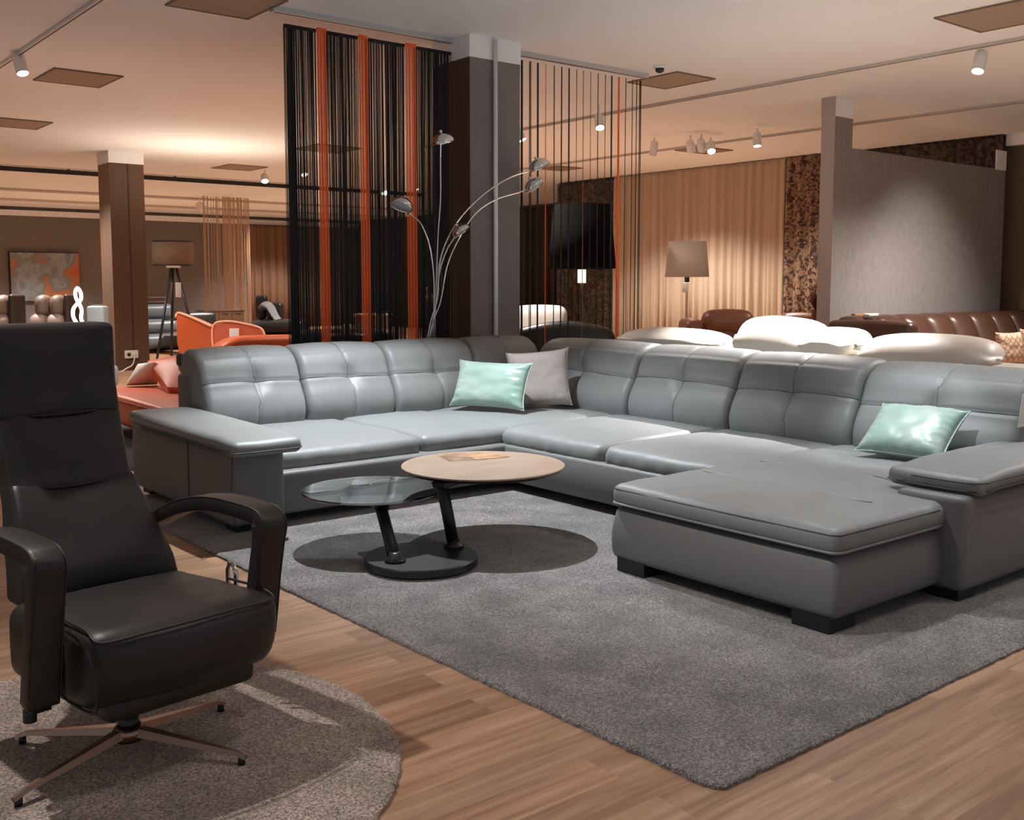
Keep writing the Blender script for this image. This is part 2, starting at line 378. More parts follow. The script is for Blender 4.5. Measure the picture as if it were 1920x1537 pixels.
# faint ceiling beams of the far bay
BEAM = mat('beam_paint', (.55, .48, .44), .9)
for yy in (25.0, 28.0): struct(link('trim_%d' % int(yy), *bx(-6, 18.2, yy, yy+.25, CH-.05, CH-.001), BEAM, smooth=False))

# spotlight fixtures
EM = mat('lamp_glow', (1, .97, .93), .5, emit=18)
def spotfix(px_, py_, z, aim, label, r=.045, ln=.17, X=None, dark=False, lit=True):
    P = at_z(px_, py_, z)
    if X: P = at_X(px_, py_, X)
    aim = Vector(aim).normalized(); top = P - aim*ln
    t = thing('spotlight', label, 'spotlight', (P.x, P.y, P.z))
    m = BLACK if dark else WHMET
    hard('body', merge(lathe([(0, 0), (r*.85, 0), (r, .03), (r, ln), (r*.9, ln), (r*.85, ln-.012), (0, ln-.012)], top, 20, aim)), m, t)
    link('bulb', *lathe([(0, 0), (r*.82, 0), (r*.82, .004), (0, .004)], top+aim*(ln-.010), 20, aim), EM if lit else WHMET, t)
    mid = top + aim*ln*.3
    link('bracket', *cyl((mid.x, mid.y, mid.z), (mid.x, mid.y, CH-.032), .012, n=8), m, t)
    return P
spotfix(43, 138, 3.22, (.12, -.42, -1), 'white spotlight on the left ceiling track, pointing down', .055, .2, X=xt+.02)
spotfix(1833, 134, 3.22, (-.46, -.05, -1), 'white spotlight under the upper right track', .055, .2, X=xj)
spotfix(1420, 274, 3.25, (-.12, -.16, -1), 'white spotlight pointing straight down, above the beige curtain', .055, .18)
for i, (a_, b_, L_) in enumerate(((1334, 284, 'rightmost and brightest'), (1316, 281, 'middle'), (1296, 283, 'leftmost'))):
    spotfix(a_, b_, 3.28, (-.5, -.6, -1) if i == 0 else (.6, .4, -.6), L_ + ' of three clustered spotlights under the far ceiling panel', .06, .17, lit=(i == 0))
spotfix(1125, 240, 3.22, (-.3, -.5, -1), 'bright spotlight seen between black strings, right of the column', .055, .18)
spotfix(980, 263, 3.25, (.3, -.5, -1), 'bright spotlight seen right beside the grey column', .055, .18)
spotfix(1224, 290, 3.25, (.3, .5, -1), 'unlit white spotlight above the left end of the beige curtain', .055, .2, lit=False)
spotfix(497, 340, 3.28, (-.2, -.6, -1), 'small bright spotlight on the black track, left of the string curtain', .07, .14)
spotfix(571, 328, 3.3, (0, -.5, -1), 'small bright spotlight seen through the leftmost black strings', .07, .14)
spotfix(723, 362, 3.2, (0, -.5, -1), 'bright spotlight seen between the second and third orange strips', .10, .14)
spotfix(781, 356, 3.3, (.2, -.6, -1), 'small spotlight beside the third orange strip', .05, .14)
spotfix(378, 393, 3.2, (.0, -.7, -.7), 'unlit spotlight above the far beige string curtain', .10, .2, lit=False)

# ================================================================ curtains
RAIL = mat('aluminium', (.50, .53, .55), .35, .3)
YR = 7.44
a = at_z(502, 20, CH-.02); b = at_z(858, 76, CH-.02)
YR = (a.y+at_z(1210, 139, CH-.02).y)/2
t = thing('curtain_rail', 'pale aluminium curtain rail left of the grey column', 'curtain rail', (a.x, YR, CH))
link('rail', *bx(a.x, 5.335, YR-.035, YR+.035, CH-.04, CH-.001), RAIL, t, smooth=False)
link('groove', *bx(a.x+.02, 5.33, YR-.008, YR+.008, CH-.042, CH-.039), BLKPL, t, smooth=False)
xr1 = at_Y(1212, 140, YR).x
t = thing('curtain_rail', 'pale aluminium curtain rail right of the grey column', 'curtain rail', (6.5, YR, CH))
link('rail', *bx(5.895, xr1, YR-.035, YR+.035, CH-.04, CH-.001), RAIL, t, smooth=False)
link('groove', *bx(5.9, xr1-.02, YR-.008, YR+.008, CH-.042, CH-.039), BLKPL, t, smooth=False)
STR = mat('black_string', (.010, .010, .012), .7); OST = mat('orange_string', (.82, .14, .025), .65)
def strand(x, y, w, zt=None, zb=.02, dx=0):
    zt = CH-.045 if zt is None else zt; w /= 2; e = max(.0012, w*.5)
    V = []; n = 5
    for i in range(n):
        f = i/(n-1); z = zt+(zb-zt)*f; ox = dx*math.sin(f*3.1)
        V += [Vector((x-w+ox, y, z)), Vector((x+ox, y-e, z)), Vector((x+w+ox, y, z)), Vector((x+ox, y+e, z))]
    Fc = []
    for i in range(n-1):
        for j in range(4): Fc.append((i*4+j, i*4+(j+1) % 4, (i+1)*4+(j+1) % 4, (i+1)*4+j))
    Fc += [(0, 1, 2, 3), ((n-1)*4+3, (n-1)*4+2, (n-1)*4+1, (n-1)*4)]
    return V, Fc
def panel_strings(xa, xb, dens, m, label, group, dense_at=(), header=True):
    t = thing('string_curtain', label, 'string curtain', ((xa+xb)/2, YR, CH-.05), group)
    parts = []; n = int((xb-xa)/.0056)*2
    ph = random.random()*10
    for i in range(n):
        x = xa+(xb-xa)*((i//2)+.5+.25*(i % 2))/(n/2)
        g = .5+.5*noise.noise(Vector((x*26, ph, 0)))+.25*noise.noise(Vector((x*80, ph, 4)))
        d = dens
        for q0, q1 in dense_at:
            if q0 <= x <= q1: d = 1.0
        if g > d+.30: continue
        parts.append(strand(x+random.uniform(-.001, .001), YR+(.03 if i % 2 else -.01)+random.uniform(-.012, .012), random.uniform(.0040, .0062), zt=CH-.12, dx=random.uniform(-.004, .004)))
    o = link('strings', *merge(*parts), m, t, smooth=False, recalc=False); o['kind'] = 'stuff'
    if header: link('header_tape', *bx(xa, xb, YR-.012, YR+.012, CH-.14, CH-.115), m, t, smooth=False)
def X_(p, y=330): return at_Y(p, y, YR).x
xs = [X_(538), X_(596), X_(613), X_(673), X_(690), X_(760), X_(779), min(5.325, X_(849))]
panel_strings(xs[0], xs[1], .66, STR, 'leftmost black string curtain panel, left of the first orange strip', None)
panel_strings(xs[2], xs[3], .56, STR, 'black string curtain panel between the first and second orange strips', None, [(xs[2], xs[2]+.05)])
panel_strings(xs[4], xs[5], .52, STR, 'black string curtain panel between the second and third orange strips', None)
panel_strings(xs[6], xs[7], .54, STR, 'black string curtain panel next to the column, right of the third orange strip', None, [(xs[7]-.11, xs[7])])
for k, nm in enumerate(('leftmost', 'middle', 'rightmost')):
    xa, xb = xs[1+2*k], xs[2+2*k]
    t = thing('string_curtain', nm + ' of the three wide orange strips in the left string curtain', 'string curtain', ((xa+xb)/2, YR-.02, CH-.05))
    parts = [strand(xa+(xb-xa)*(i+.5)/16, YR-.024+.008*math.sin(i*1.3), .0078, zt=CH-.11) for i in range(16)]
    o = link('strings', *merge(*parts), OST, t, smooth=False, recalc=False); o['kind'] = 'stuff'
    link('header_tape', *bx(xa, xb, YR-.03, YR-.015, CH-.13, CH-.105), OST, t, smooth=False)
# right curtain: single bundles one can count
t = thing('string_curtain', 'sparse string curtain right of the grey column, black bundles with orange ones', 'string curtain', (6.8, YR, CH-.05))
AMB = mat('amber_string', (.30, .10, .03), .6)
for (p_, w_, m_) in ((979, 4.6, 0), (994, 3.4, 0), (1008, 3, 0), (1023, 2, 1), (1038, 3, 0), (1052, 3, 0), (1066, 2.6, 0), (1080, 1.5, 0), (1093, 1.6, 2),
                     (1106, 1.7, 0), (1120, 2.6, 0), (1134, 2.4, 0), (1146, 3, 0), (1159, 4.2, 1), (1172, 2.6, 0), (1184, 2, 0), (1192, 2, 0), (1199, 3.4, 0)):
    x = X_(p_); w = w_*.0050
    parts = [strand(x+random.uniform(-.4, .4)*w, YR+random.uniform(-.4, .4)*w, w*.55, zt=CH-.075, dx=random.uniform(-.003, .003)) for i in range(4)]
    o = link('string_bundle', *merge(*parts), (STR, OST, AMB)[m_], t, smooth=False, recalc=False)
    if m_: o['label'] = 'orange string bundle' if m_ == 1 else 'thin amber string bundle'
# orange widens low down
x = X_(1157, 600); link('string_bundle', *merge(*[strand(x-.012+i*.008, YR+.01, .008, zt=2.2) for i in range(4)]), OST, t, smooth=False, recalc=False)['label'] = 'orange string bundle'

def drape(name, label, X, ya, yb, zt, m, amp=.05, wl=.22, alongx=False, seed=0, cat_='curtain', group=None, z0=.03):
    n = int(abs(yb-ya)/.022); V = []; Fc = []
    for i in range(n+1):
        s = ya+(yb-ya)*i/n; ph = 2*math.pi*(s/wl)+1.6*noise.noise(Vector((s*1.7, seed, 0)))
        off = amp*math.sin(ph)+amp*.4*math.sin(ph*2.3+seed)
        for k, z in enumerate((z0, zt*.5, zt-.08, zt)):
            o_ = off*(1.0, 1.0, .8, .5)[k]
            V.append(Vector((s, X+o_, z)) if alongx else Vector((X+o_, s, z)))
    for i in range(n):
        for k in range(3): Fc.append((i*4+k, (i+1)*4+k, (i+1)*4+k+1, i*4+k+1))
    o = link(name, V, Fc, m, recalc=True)
    md = o.modifiers.new('thick', 'SOLIDIFY'); md.thickness = .006
    return tag(o, label, cat_, group)
BEI = mat('beige_fabric', (.46, .35, .26), .85, bump=.2, bscale=300)
def patmat(name, dark, light, th):
    m = bpy.data.materials.new(name); m.use_nodes = True; nt = m.node_tree; b = nt.nodes['Principled BSDF']; N = nt.nodes.new; L = nt.links.new
    tc = N('ShaderNodeTexCoord'); v = N('ShaderNodeTexVoronoi'); v.inputs['Scale'].default_value = 14; v.distance = 'CHEBYCHEV'
    n = N('ShaderNodeTexNoise'); n.inputs['Scale'].default_value = 11; n.inputs['Detail'].default_value = 6; n.inputs['Distortion'].default_value = 1.5
    cr = N('ShaderNodeValToRGB'); cr.color_ramp.elements[0].position = th-.04; cr.color_ramp.elements[1].position = th+.04
    cr.color_ramp.elements[0].color = lin(dark); cr.color_ramp.elements[1].color = lin(light)
    L(tc.outputs['Object'], n.inputs[0]); L(n.outputs[0], cr.inputs[0]); L(cr.outputs[0], b.inputs['Base Color']); b.inputs['Roughness'].default_value = .7
    return m
PATT = patmat('patterned_fabric', (.055, .022, .014), (.30, .19, .12), .49)
PATD = patmat('dark_patterned_fabric', (.030, .018, .014), (.11, .075, .058), .52)
XC = 14.62
yy = [at_X(p_, 330, XC).y for p_ in (1152, 1474, 1552)]
drape('curtain', 'long plain beige curtain along the right rear wall behind the cream lamp', XC, yy[1], yy[0], CH-.01, BEI, .045, .21, seed=1)
drape('curtain', 'brown patterned curtain between the beige curtain and the partition post', XC-.02, yy[2]-.4, yy[1]-.04, CH-.01, PATT, .05, .24, seed=2)
drape('curtain', 'dark patterned curtain seen through the right string curtain', XC, yy[0]+.05, 16.5, CH-.01, PATD, .05, .24, seed=3)
drape('curtain', 'dark patterned curtain showing above the top of the partition wall', XC+.12, 7.2, yy[2]-.6, CH-.01, PATD, .03, .14, seed=4)
SLAT = mat('slat_fabric', (.20, .11, .065), .8)
xa = at_Y(365, 500, 30.8).x; xb = at_Y(600, 500, 30.8).x
drape('curtain', 'brown pleated curtain on the far back wall', 30.75, at_Y(470, 500, 30.75).x, 18.0, CH-.28, SLAT, .06, .30, alongx=True, seed=5)
xw = 18.05
drape('curtain', 'dark brown curtain on the far right side wall, behind the left string curtain', xw, 17.0, 30.6, CH-.12, mat('dark_drape', (.045, .03, .026), .8), .06, .3, seed=6)
# beige string curtains in the far bay
BST = mat('beige_string', (.50, .33, .22), .7)
for (pa, pb, lab, dn) in ((383, 425, 'left part of the far beige string curtain, sparse', .6), (425, 470, 'right part of the far beige string curtain, dense orange-beige', .95)):
    yq = 24.0; xa = at_Y(pa, 500, yq).x; xb = at_Y(pb, 500, yq).x
    t = thing('string_curtain', lab, 'string curtain', ((xa+xb)/2, yq, CH-.05))
    n = int((xb-xa)/.02); parts = []
    for i in range(n):
        if random.random() < dn: parts.append(strand(xa+(xb-xa)*(i+.5)/n, yq+random.uniform(-.02, .02), .017, zt=CH-.03))
    link('strings', *merge(*parts), BST, t, smooth=False, recalc=False)['kind'] = 'stuff'
# ================================================================ rugs
def rug(name, pts, z, m, label):
    n = len(pts); V = []
    for (s, h) in ((0, 0), (0, z*.6), (.012, z)):
        c = sum((Vector((p[0], p[1], 0)) for p in pts), Vector())/n
        for p in pts:
            q = Vector((p[0], p[1], 0)); d = (c-q).normalized(); V.append(q+d*s+Vector((0, 0, h+.001)))
    Fc = []
    for k in range(2):
        for j in range(n): Fc.append((k*n+j, k*n+(j+1) % n, (k+1)*n+(j+1) % n, (k+1)*n+j))
    Fc.append(tuple(range(2*n, 3*n))); Fc.append(tuple(reversed(range(n))))
    return tag(link(name, V, Fc, m, smooth=False), label, 'rug')
def jag(x, y): return (x+random.uniform(-.004, .004), y+random.uniform(-.004, .004))
P = []
def edge(a, b, k):
    for i in range(k): P.append(jag(a[0]+(b[0]-a[0])*i/k, a[1]+(b[1]-a[1])*i/k))
edge((2.182, 1.825), (2.215, 1.79), 3); edge((2.215, 1.79), (6.3, 1.79), 200); edge((6.3, 1.79), (6.3, 6.65), 10); edge((6.3, 6.65), (2.11, 6.65), 200); edge((2.11, 6.65), (2.115, 4.3), 120); edge((2.115, 4.3), (2.182, 1.825), 120)
rug('rug', P, .016, RUG, 'large grey shaggy rectangular rug under the sectional sofa')
rug('rug', [jag(.832+.909*math.cos(2*math.pi*k/300), 3.0+.909*math.sin(2*math.pi*k/300)) for k in range(300)], .016, RUG2, 'round brown shaggy rug under the swivel armchair')
rug('rug', [(2.62, 7.72), (4.75, 7.72), (4.75, 10.3), (2.52, 10.3)], .02, RUG3, 'black rug under the orange sofa')

# ================================================================ sectional sofa
Z0 = .018
sofa = thing('sectional_sofa', 'large grey leather U-shaped sectional sofa with chaise, on the grey rug', 'sofa', (4.4, 5.6, Z0))
SEAM2 = mat('grey_stitching', (.11, .118, .12), .45)
def wr(w, amp, sc, sd=0): return amp*noise.noise(Vector((w.x*sc+sd, w.y*sc, w.z*sc*2)))
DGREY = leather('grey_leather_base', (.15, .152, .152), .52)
def bulge(face, sgn, amt, z0=.07, z1=.40):
    def f(w, u):
        t = max(0, 1-abs((w.z-(z0+z1)/2)/((z1-z0)/2))**2.0)
        if face == 'y' and u[1]*sgn > .6: w.y += sgn*amt*t
        if face == 'x' and u[0]*sgn > .6: w.x += sgn*amt*t
        return w
    return f
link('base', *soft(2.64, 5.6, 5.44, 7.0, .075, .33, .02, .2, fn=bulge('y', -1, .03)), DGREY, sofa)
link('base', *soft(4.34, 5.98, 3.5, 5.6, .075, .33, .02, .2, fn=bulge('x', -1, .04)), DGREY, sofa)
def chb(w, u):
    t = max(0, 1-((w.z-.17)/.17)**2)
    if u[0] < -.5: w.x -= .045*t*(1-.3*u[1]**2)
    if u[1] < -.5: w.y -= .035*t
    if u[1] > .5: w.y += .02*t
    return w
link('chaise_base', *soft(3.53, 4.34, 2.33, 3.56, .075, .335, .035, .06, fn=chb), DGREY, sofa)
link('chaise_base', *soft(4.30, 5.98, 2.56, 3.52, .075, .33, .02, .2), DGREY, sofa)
# tubes for seams
def seamline(pts, r=.0035, parent=sofa, m=GSEAM, k=6): return link('seam', *tube(cat(pts, k), r, 6), m, parent)
def seatfn(front, dirn, lean=.0):
    def f(w, u):
        # waterfall front edge and shallow wrinkles running in from the front
        d = {'y': -u[1], 'x': -u[0]}[dirn]
        s = w.x if dirn == 'y' else w.y
        if d > .5:
            w.z -= .012*(d-.5)/.5
            q = .0045*noise.noise(Vector((s*16, w.z*6, 3)))+.003*noise.noise(Vector((s*34, w.z*9, 7)))
            if dirn == 'y': w.y += q*2
            else: w.x += q*2
        w.z += .004*noise.noise(Vector((w.x*5, w.y*5, 1)))
        return w
    return f
ZS = .455
def seat(x0, x1, y0, y1, dirn, z0=.305):
    return link('seat_cushion', *soft(x0, x1, y0, y1, z0, ZS-.012, .055, .035, puff=(.008, .008, .018), fn=seatfn(0, dirn)), GREY, sofa)
seat(2.665, 3.69, 5.50, 6.72, 'y'); seat(3.70, 4.46, 5.50, 6.72, 'y')
seat(4.40, 5.56, 5.50, 6.70, 'x'); seat(4.33, 5.56, 4.50, 5.505, 'x'); seat(4.33, 5.56, 3.56, 4.49, 'x')
# chaise cushion: full width in front of the arm, narrower behind it
def chf(w, u):
    t = (w.x-4.32)/.18; t = max(0, min(1, t)); t = t*t*(3-2*t)
    if w.y < 2.9: w.y += t*.27*(1-(w.y-2.3)/.6 if w.y > 2.3 else 1)
    if w.z > .40:
        for cx_ in (4.09, 4.60):
            d = abs(w.x-cx_-.03*math.sin(w.y*5+cx_)-.05*noise.noise(Vector((w.y*2, cx_, 0)))); fy = max(0, 1-((w.y-3.0)/.55)**4)
            w.z -= (.014*math.exp(-(d/.012)**2)+.009*math.exp(-(d/.07)**2))*fy
        w.z += .006*noise.noise(Vector((w.x*5, w.y*5, 2)))
    if u[0] < -.8 or u[1] < -.8:
        w.z += .003*noise.noise(Vector((w.x*12, w.y*12, 2)))
    return w
link('chaise_cushion', *soft(3.50, 5.56, 2.30, 3.575, .335, .448, .045, .016, puff=(.012, .012, .022), fn=chf), GREY, sofa)
for cx_ in (4.09, 4.60):
    pp = []
    for i in range(60):
        y = 2.50+(3.50-2.50)*i/59; x = cx_
        for _ in range(6): x = cx_+.03*math.sin(y*5+cx_)+.05*noise.noise(Vector((y*2, cx_, 0)))
        ux, uy = (x-4.53)/1.03, (y-2.9375)/.6375
        q = chf(Vector((x, y, .448+.022*(1-ux*ux)*(1-uy*uy))), (ux, uy, 1)); pp.append(q+Vector((0, 0, .0055)))
    link('seam', *tube(pp, .0036, 6), mat('seam_glint', (.34, .355, .36), .4), sofa)  # pale tone painted in for the light caught along each crease
def chpath(z, out, r=.045):
    p = []; wz = 1-((z-.39)/.056)**2; wz = max(0, wz)
    for i in range(13): x = 4.30-(4.30-3.545)*i/12; p.append((x, 3.575+out+.012*(1-((x-4.53)/1.03)**2)*wz, z))
    for i in range(1, 6): a = math.pi/2*i/6; p.append((3.545-(r+out)*math.sin(a), 3.53+(r+out)*math.cos(a), z))
    for i in range(15): y = 3.53-(3.53-2.345)*i/14; p.append((3.50-out-.012*(1-((y-2.94)/.64)**2)*wz, y, z))
    for i in range(1, 6): a = math.pi/2*i/6; p.append((3.545-(r+out)*math.cos(a), 2.345-(r+out)*math.sin(a), z))
    for i in range(12): x = 3.545+(4.26-3.545)*i/11; p.append((x, 2.30-out-.012*(1-((x-4.53)/1.03)**2)*wz, z))
    p += [(4.34, 2.31, z), (4.42, 2.37, z), (4.47, 2.45, z)]
    return p
link('piping', *tube(chpath(.422, -.006), .0045, 6), GSEAM, sofa)
link('piping', *tube(chpath(.352, -.002), .0065, 6), GREY, sofa)
link('recess', *soft(3.56, 4.3, 2.37, 3.52, .29, .345, .02, .3), GSEAM, sofa)

PR = [(.03, .38), (-.02, .46), (-.035, .54), (-.015, .62), (.03, .70), (.065, .78), (.10, .86), (.16, .925), (.25, .960), (.36, .962), (.46, .925), (.505, .86), (.49, .80), (.43, .76), (.40, .66), (.38, .52), (.34, .38)]
def backcush(P, u0, u1, lab=None, ends=(.05, .05), top=0, seedn=0):
    prof = cat([Vector((d, z, 0)) for d, z in PR], 6, closed=True); n = len(prof)
    nor = []; arc = [0]
    for i in range(n):
        t = (prof[(i+1) % n]-prof[i-1]).normalized(); nor.append(Vector((-t.y, t.x, 0)))
    L = abs(u1-u0); sg = 1 if u1 > u0 else -1; us = []
    k = 9
    for i in range(k): us.append(.05*(1-math.cos(math.pi/2*i/k)))
    m = int(L/.017)
    us += [.05+(L-.1)*i/m for i in range(m+1)]
    us += [L-x for x in reversed(us[:k])]
    cen = Vector((.2, .66, 0)); rings = []
    # outward orientation
    so = 1 if (prof[10]-cen).dot(nor[10]) > 0 else -1
    for u in us:
        e = min(u, L-u); ins = 0
        if e < .05: s = math.sqrt(max(0, 1-(1-e/.05)**2)); ins = .05*(1-s)
        f = max(0, 1-(2*u/L-1)**2)
        R = []
        for i, p in enumerate(prof):
            nn = nor[i]*so; front = 1 if (i < n*.62) else 0
            dsp = -ins
            if front:
                dsp += .022*f**.7 if p.y < .9 else .012*f
                du = u-L/2-.015*math.sin(p.y*9+seedn)
                dz = p.y-.735-.012*math.sin(u*3+seedn)
                if p.y > .43: dsp -= .013*math.exp(-(du/.010)**2)
                isf = p.x < .22
                if isf: dsp -= .012*math.exp(-(dz/.009)**2)+.030*math.exp(-(du*du+dz*dz)/.0045)
                # gathers at the lower edge and beside the seams
                dsp += .0045*noise.noise(Vector((u*22, p.y*4, seedn)))*max(0, 1-abs(p.y-.45)/.14)
                dsp += .003*noise.noise(Vector((u*7, p.y*7, seedn+5)))
            q = p+nn*dsp
            R.append(P(u0+sg*u, q.x, q.y+top))
        rings.append(R)
    fr = [i for i in range(n) if i < n*.62 and prof[i].y > .44 and prof[i].x < .34]
    vs_ = []
    for i in fr:
        uu = L/2+.015*math.sin(prof[i].y*9+seedn); k_ = min(range(len(us)), key=lambda j: abs(us[j]-uu)); p = rings[k_][i]
        vs_.append(P(u0+sg*uu, 0, 0)*0+p)
    hs_ = []
    for j, u in enumerate(us[3:-3]):
        zz = .735+.012*math.sin(u*3+seedn); i = min(fr, key=lambda i: abs(prof[i].y-zz) if prof[i].x < .22 else 9); 
        i2 = i+1 if (prof[min(i+1, n-1)].y-prof[i].y)*(zz-prof[i].y) > 0 else i-1
        f = abs((zz-prof[i].y)/(prof[i2].y-prof[i].y+1e-9)); hs_.append(rings[j+3][i].lerp(rings[j+3][i2], min(1, f)))
    o = link('back_cushion', *loft(rings), GREY, sofa)
    for q_ in (vs_, hs_): link('seam', *tube(q_, .0028, 6), SEAM2, o)
    return o
PA = lambda u, d, z: Vector((u, 6.60+d, z))
PB = lambda u, d, z: Vector((5.43+d, u, z))
backcush(PA, 2.70, 3.44, seedn=1); backcush(PA, 3.445, 4.185, seedn=2); backcush(PA, 4.19, 5.0, seedn=3)
# curved corner piece of run A
def PC(u, d, z): return Vector((u, 6.60+d, z))
backcush(PC, 5.0, 5.70, seedn=4)
backcush(PB, 5.36, 6.52, seedn=5, top=-.004)
backcush(PB, 4.42, 5.355, seedn=6, top=-.008); backcush(PB, 3.49, 4.415, seedn=7, top=-.012); backcush(PB, 2.50, 3.485, seedn=8, top=-.022)
# back frames behind the cushions
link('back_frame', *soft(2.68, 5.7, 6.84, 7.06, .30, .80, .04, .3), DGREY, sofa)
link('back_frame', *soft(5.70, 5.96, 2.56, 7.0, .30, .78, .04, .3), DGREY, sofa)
# side panel of left back cushion and the folded headrest joints
link('headrest_joint', *soft(2.69, 2.74, 7.0, 7.09, .84, .93, .022, .05), GSEAM, sofa)
# arms
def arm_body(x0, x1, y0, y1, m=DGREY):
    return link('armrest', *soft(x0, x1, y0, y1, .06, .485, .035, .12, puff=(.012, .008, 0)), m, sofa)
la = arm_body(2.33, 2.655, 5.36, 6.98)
def padA(w, u):
    w.z += .012*(-u[1])*-1*.5
    if u[1] < -.7: w.z -= .012*(abs(u[1])-.7)/.3
    w.z += .003*noise.noise(Vector((w.x*8, w.y*8, 0)))
    return w
pa = link('armrest_pad', *soft(2.27, 2.69, 5.20, 6.86, .492, .578, .038, .06, puff=(.012, .012, .014), fn=padA), GREY, la)
link('piping', *tube(cat([(2.262, 6.75, .512), (2.257, 6.0, .512), (2.262, 5.25, .508), (2.30, 5.192, .505), (2.5, 5.182, .505), (2.66, 5.192, .505), (2.698, 5.25, .507)], 6), .004, 6), GSEAM, la)
link('piping', *tube([(2.34, 5.352, .07), (2.325, 5.36, .25), (2.335, 5.352, .47)], .003, 6), GSEAM, la)
link('piping', *tube([(2.317, 5.95, .08), (2.315, 5.95, .25), (2.317, 5.95, .48)], .003, 6), GSEAM, la)
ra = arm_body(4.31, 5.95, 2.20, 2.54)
def padB(w, u):
    if u[0] < -.6: w.z -= .02*(abs(u[0])-.6)/.4
    w.z += .003*noise.noise(Vector((w.x*8, w.y*8, 0)))
    return w
link('armrest_pad', *soft(4.40, 5.85, 2.17, 2.64, .495, .580, .038, .06, puff=(.012, .012, .014), fn=padB), GREY, ra)
link('piping', *tube(cat([(5.8, 2.162, .512), (5.0, 2.158, .512), (4.5, 2.162, .508), (4.43, 2.175, .505), (4.388, 2.25, .50), (4.385, 2.5, .50), (4.42, 2.64, .502)], 6), .004, 6), GSEAM, ra)
link('piping', *tube(cat([(5.8, 2.162, .552), (5.0, 2.156, .552), (4.5, 2.160, .548), (4.43, 2.172, .543), (4.386, 2.25, .538), (4.384, 2.5, .538)], 6), .003, 6), GSEAM, ra)
# feet
for (x, y, sx, sy) in ((3.60, 2.42, .09, .09), (3.60, 3.44, .09, .09), (4.40, 2.30, .07, .07), (5.7, 2.35, .08, .08), (2.45, 5.50, .07, .07), (2.45, 6.85, .07, .07), (4.45, 5.70, .06, .06), (5.75, 6.8, .08, .08), (4.6, 3.7, .07, .07)):
    box('foot', x-sx, x+sx, y-sy, y+sy, Z0, .085, BLACK, sofa)
# price card hanging at the right end
tg = thing('price_card', 'white price card hanging at the right end of the grey sofa back', 'price card', (5.9, 2.45, .6))
c_ = at_Y(1925, 768, 2.462)
tg.location = (c_.x, 2.46, c_.z-.09)
link('card', *soft(c_.x-.075, c_.x+.075, 2.458, 2.462, c_.z-.085, c_.z+.085, .0019, 9, fn=lambda w, u: w+Vector((.25*(w.z-c_.z), 0, 0))), PAPER, tg)
link('cord', *cyl((c_.x+.02, 2.46, c_.z+.08), (c_.x+.03, 2.50, c_.z+.15), .0015, n=5), BLKPL, tg)

# ---------------- pillows
def pillow(name, label, c, wv, hv, w, h, t, m, seam=None, wrinkle=.009, sd=0, sag=0):
    """c centre, wv / hv unit directions of width and height"""
    wv = Vector(wv).normalized(); hv = Vector(hv); hv = (hv-wv*hv.dot(wv)).normalized(); nv = wv.cross(hv); c = Vector(c)
    n = 36; V = []; Fc = []
    for s in (1, -1):
        for i in range(n+1):
            for j in range(n+1):
                u = 2*i/n-1; v = 2*j/n-1
                pin = 1-.07*(1-abs(v)**3)*abs(u)**2 ; pin2 = 1-.07*(1-abs(u)**3)*abs(v)**2
                x = u*w/2*pin*(1+.02*abs(v)**6); y = v*h/2*pin2*(1+.02*abs(u)**6)
                th = t/2*(max(0, (1-u**4)*(1-v**4)))**.55
                e = max(abs(u), abs(v))
                k = noise.noise(Vector((u*9+sd, v*3, s))) if abs(v) > abs(u) else noise.noise(Vector((u*3+sd, v*9, s)))
                th += wrinkle*k*(e**3)*(1-e**10)*1.6 + wrinkle*.6*noise.noise(Vector((u*3+sd, v*3, s*2)))*(1-e**4)
                V.append(c+wv*x+hv*(y-sag*(1-u*u)*(v > 0)*v)+nv*s*max(th, .0))
    N1 = (n+1)**2
    for s in (0, 1):
        for i in range(n):
            for j in range(n):
                q = (s*N1+i*(n+1)+j, s*N1+(i+1)*(n+1)+j, s*N1+(i+1)*(n+1)+j+1, s*N1+i*(n+1)+j+1); Fc.append(q)
    t_ = thing(name, label, 'pillow', c-Vector((0, 0, h/2)))
    link('cover', V, Fc, m, t_)
    ed = []
    for (a0, b0, a1, b1) in ((-1, -1, 1, -1), (1, -1, 1, 1), (1, 1, -1, 1), (-1, 1, -1, -1)):
        for i in range(14):
            f = i/14; u = a0+(a1-a0)*f; v = b0+(b1-b0)*f
            pin = 1-.07*(1-abs(v)**3)*abs(u)**2; pin2 = 1-.07*(1-abs(u)**3)*abs(v)**2
            ed.append(c+wv*(u*w/2*pin*(1+.02*abs(v)**6))+hv*(v*h/2*pin2*(1+.02*abs(u)**6)-sag*(1-u*u)*(v > 0)*v))
    link('piping', *tube(ed, .0045, 6, closed=True), seam or m, t_)
    return t_
MINT = mat('mint_satin', (.23, .37, .31), .36, bump=.15, bscale=500, var=(.36, .44, .41), vscale=4)
MINT2 = mat('mint_piping', (.44, .52, .50), .4)
LINEN = mat('beige_linen', (.38, .335, .315), .85, bump=.6, bscale=260)
def pil4(name, label, bl, br, zb, hgt, upv, t, m, **k):
    A_ = at_z(*bl, zb); B_ = at_z(*br, zb); wv = (B_-A_); w = wv.length; up = Vector(upv).normalized()
    return pillow(name, label, (A_+B_)/2+up*hgt/2, wv, up, w, hgt, t, m, **k)
pil4('throw_pillow', 'mint satin pillow in the sofa corner, before the beige pillow', (858, 757), (996, 767), .50, .36, (.20, .42, .80), .15, MINT, seam=MINT2, sd=1)
pillow('throw_pillow', 'square beige linen pillow in the sofa corner, behind the mint pillow', (5.13, 6.03, .685), (.66, -.72, .10), (.26, .06, .93), .48, .44, .15, LINEN, sd=5, wrinkle=.008)
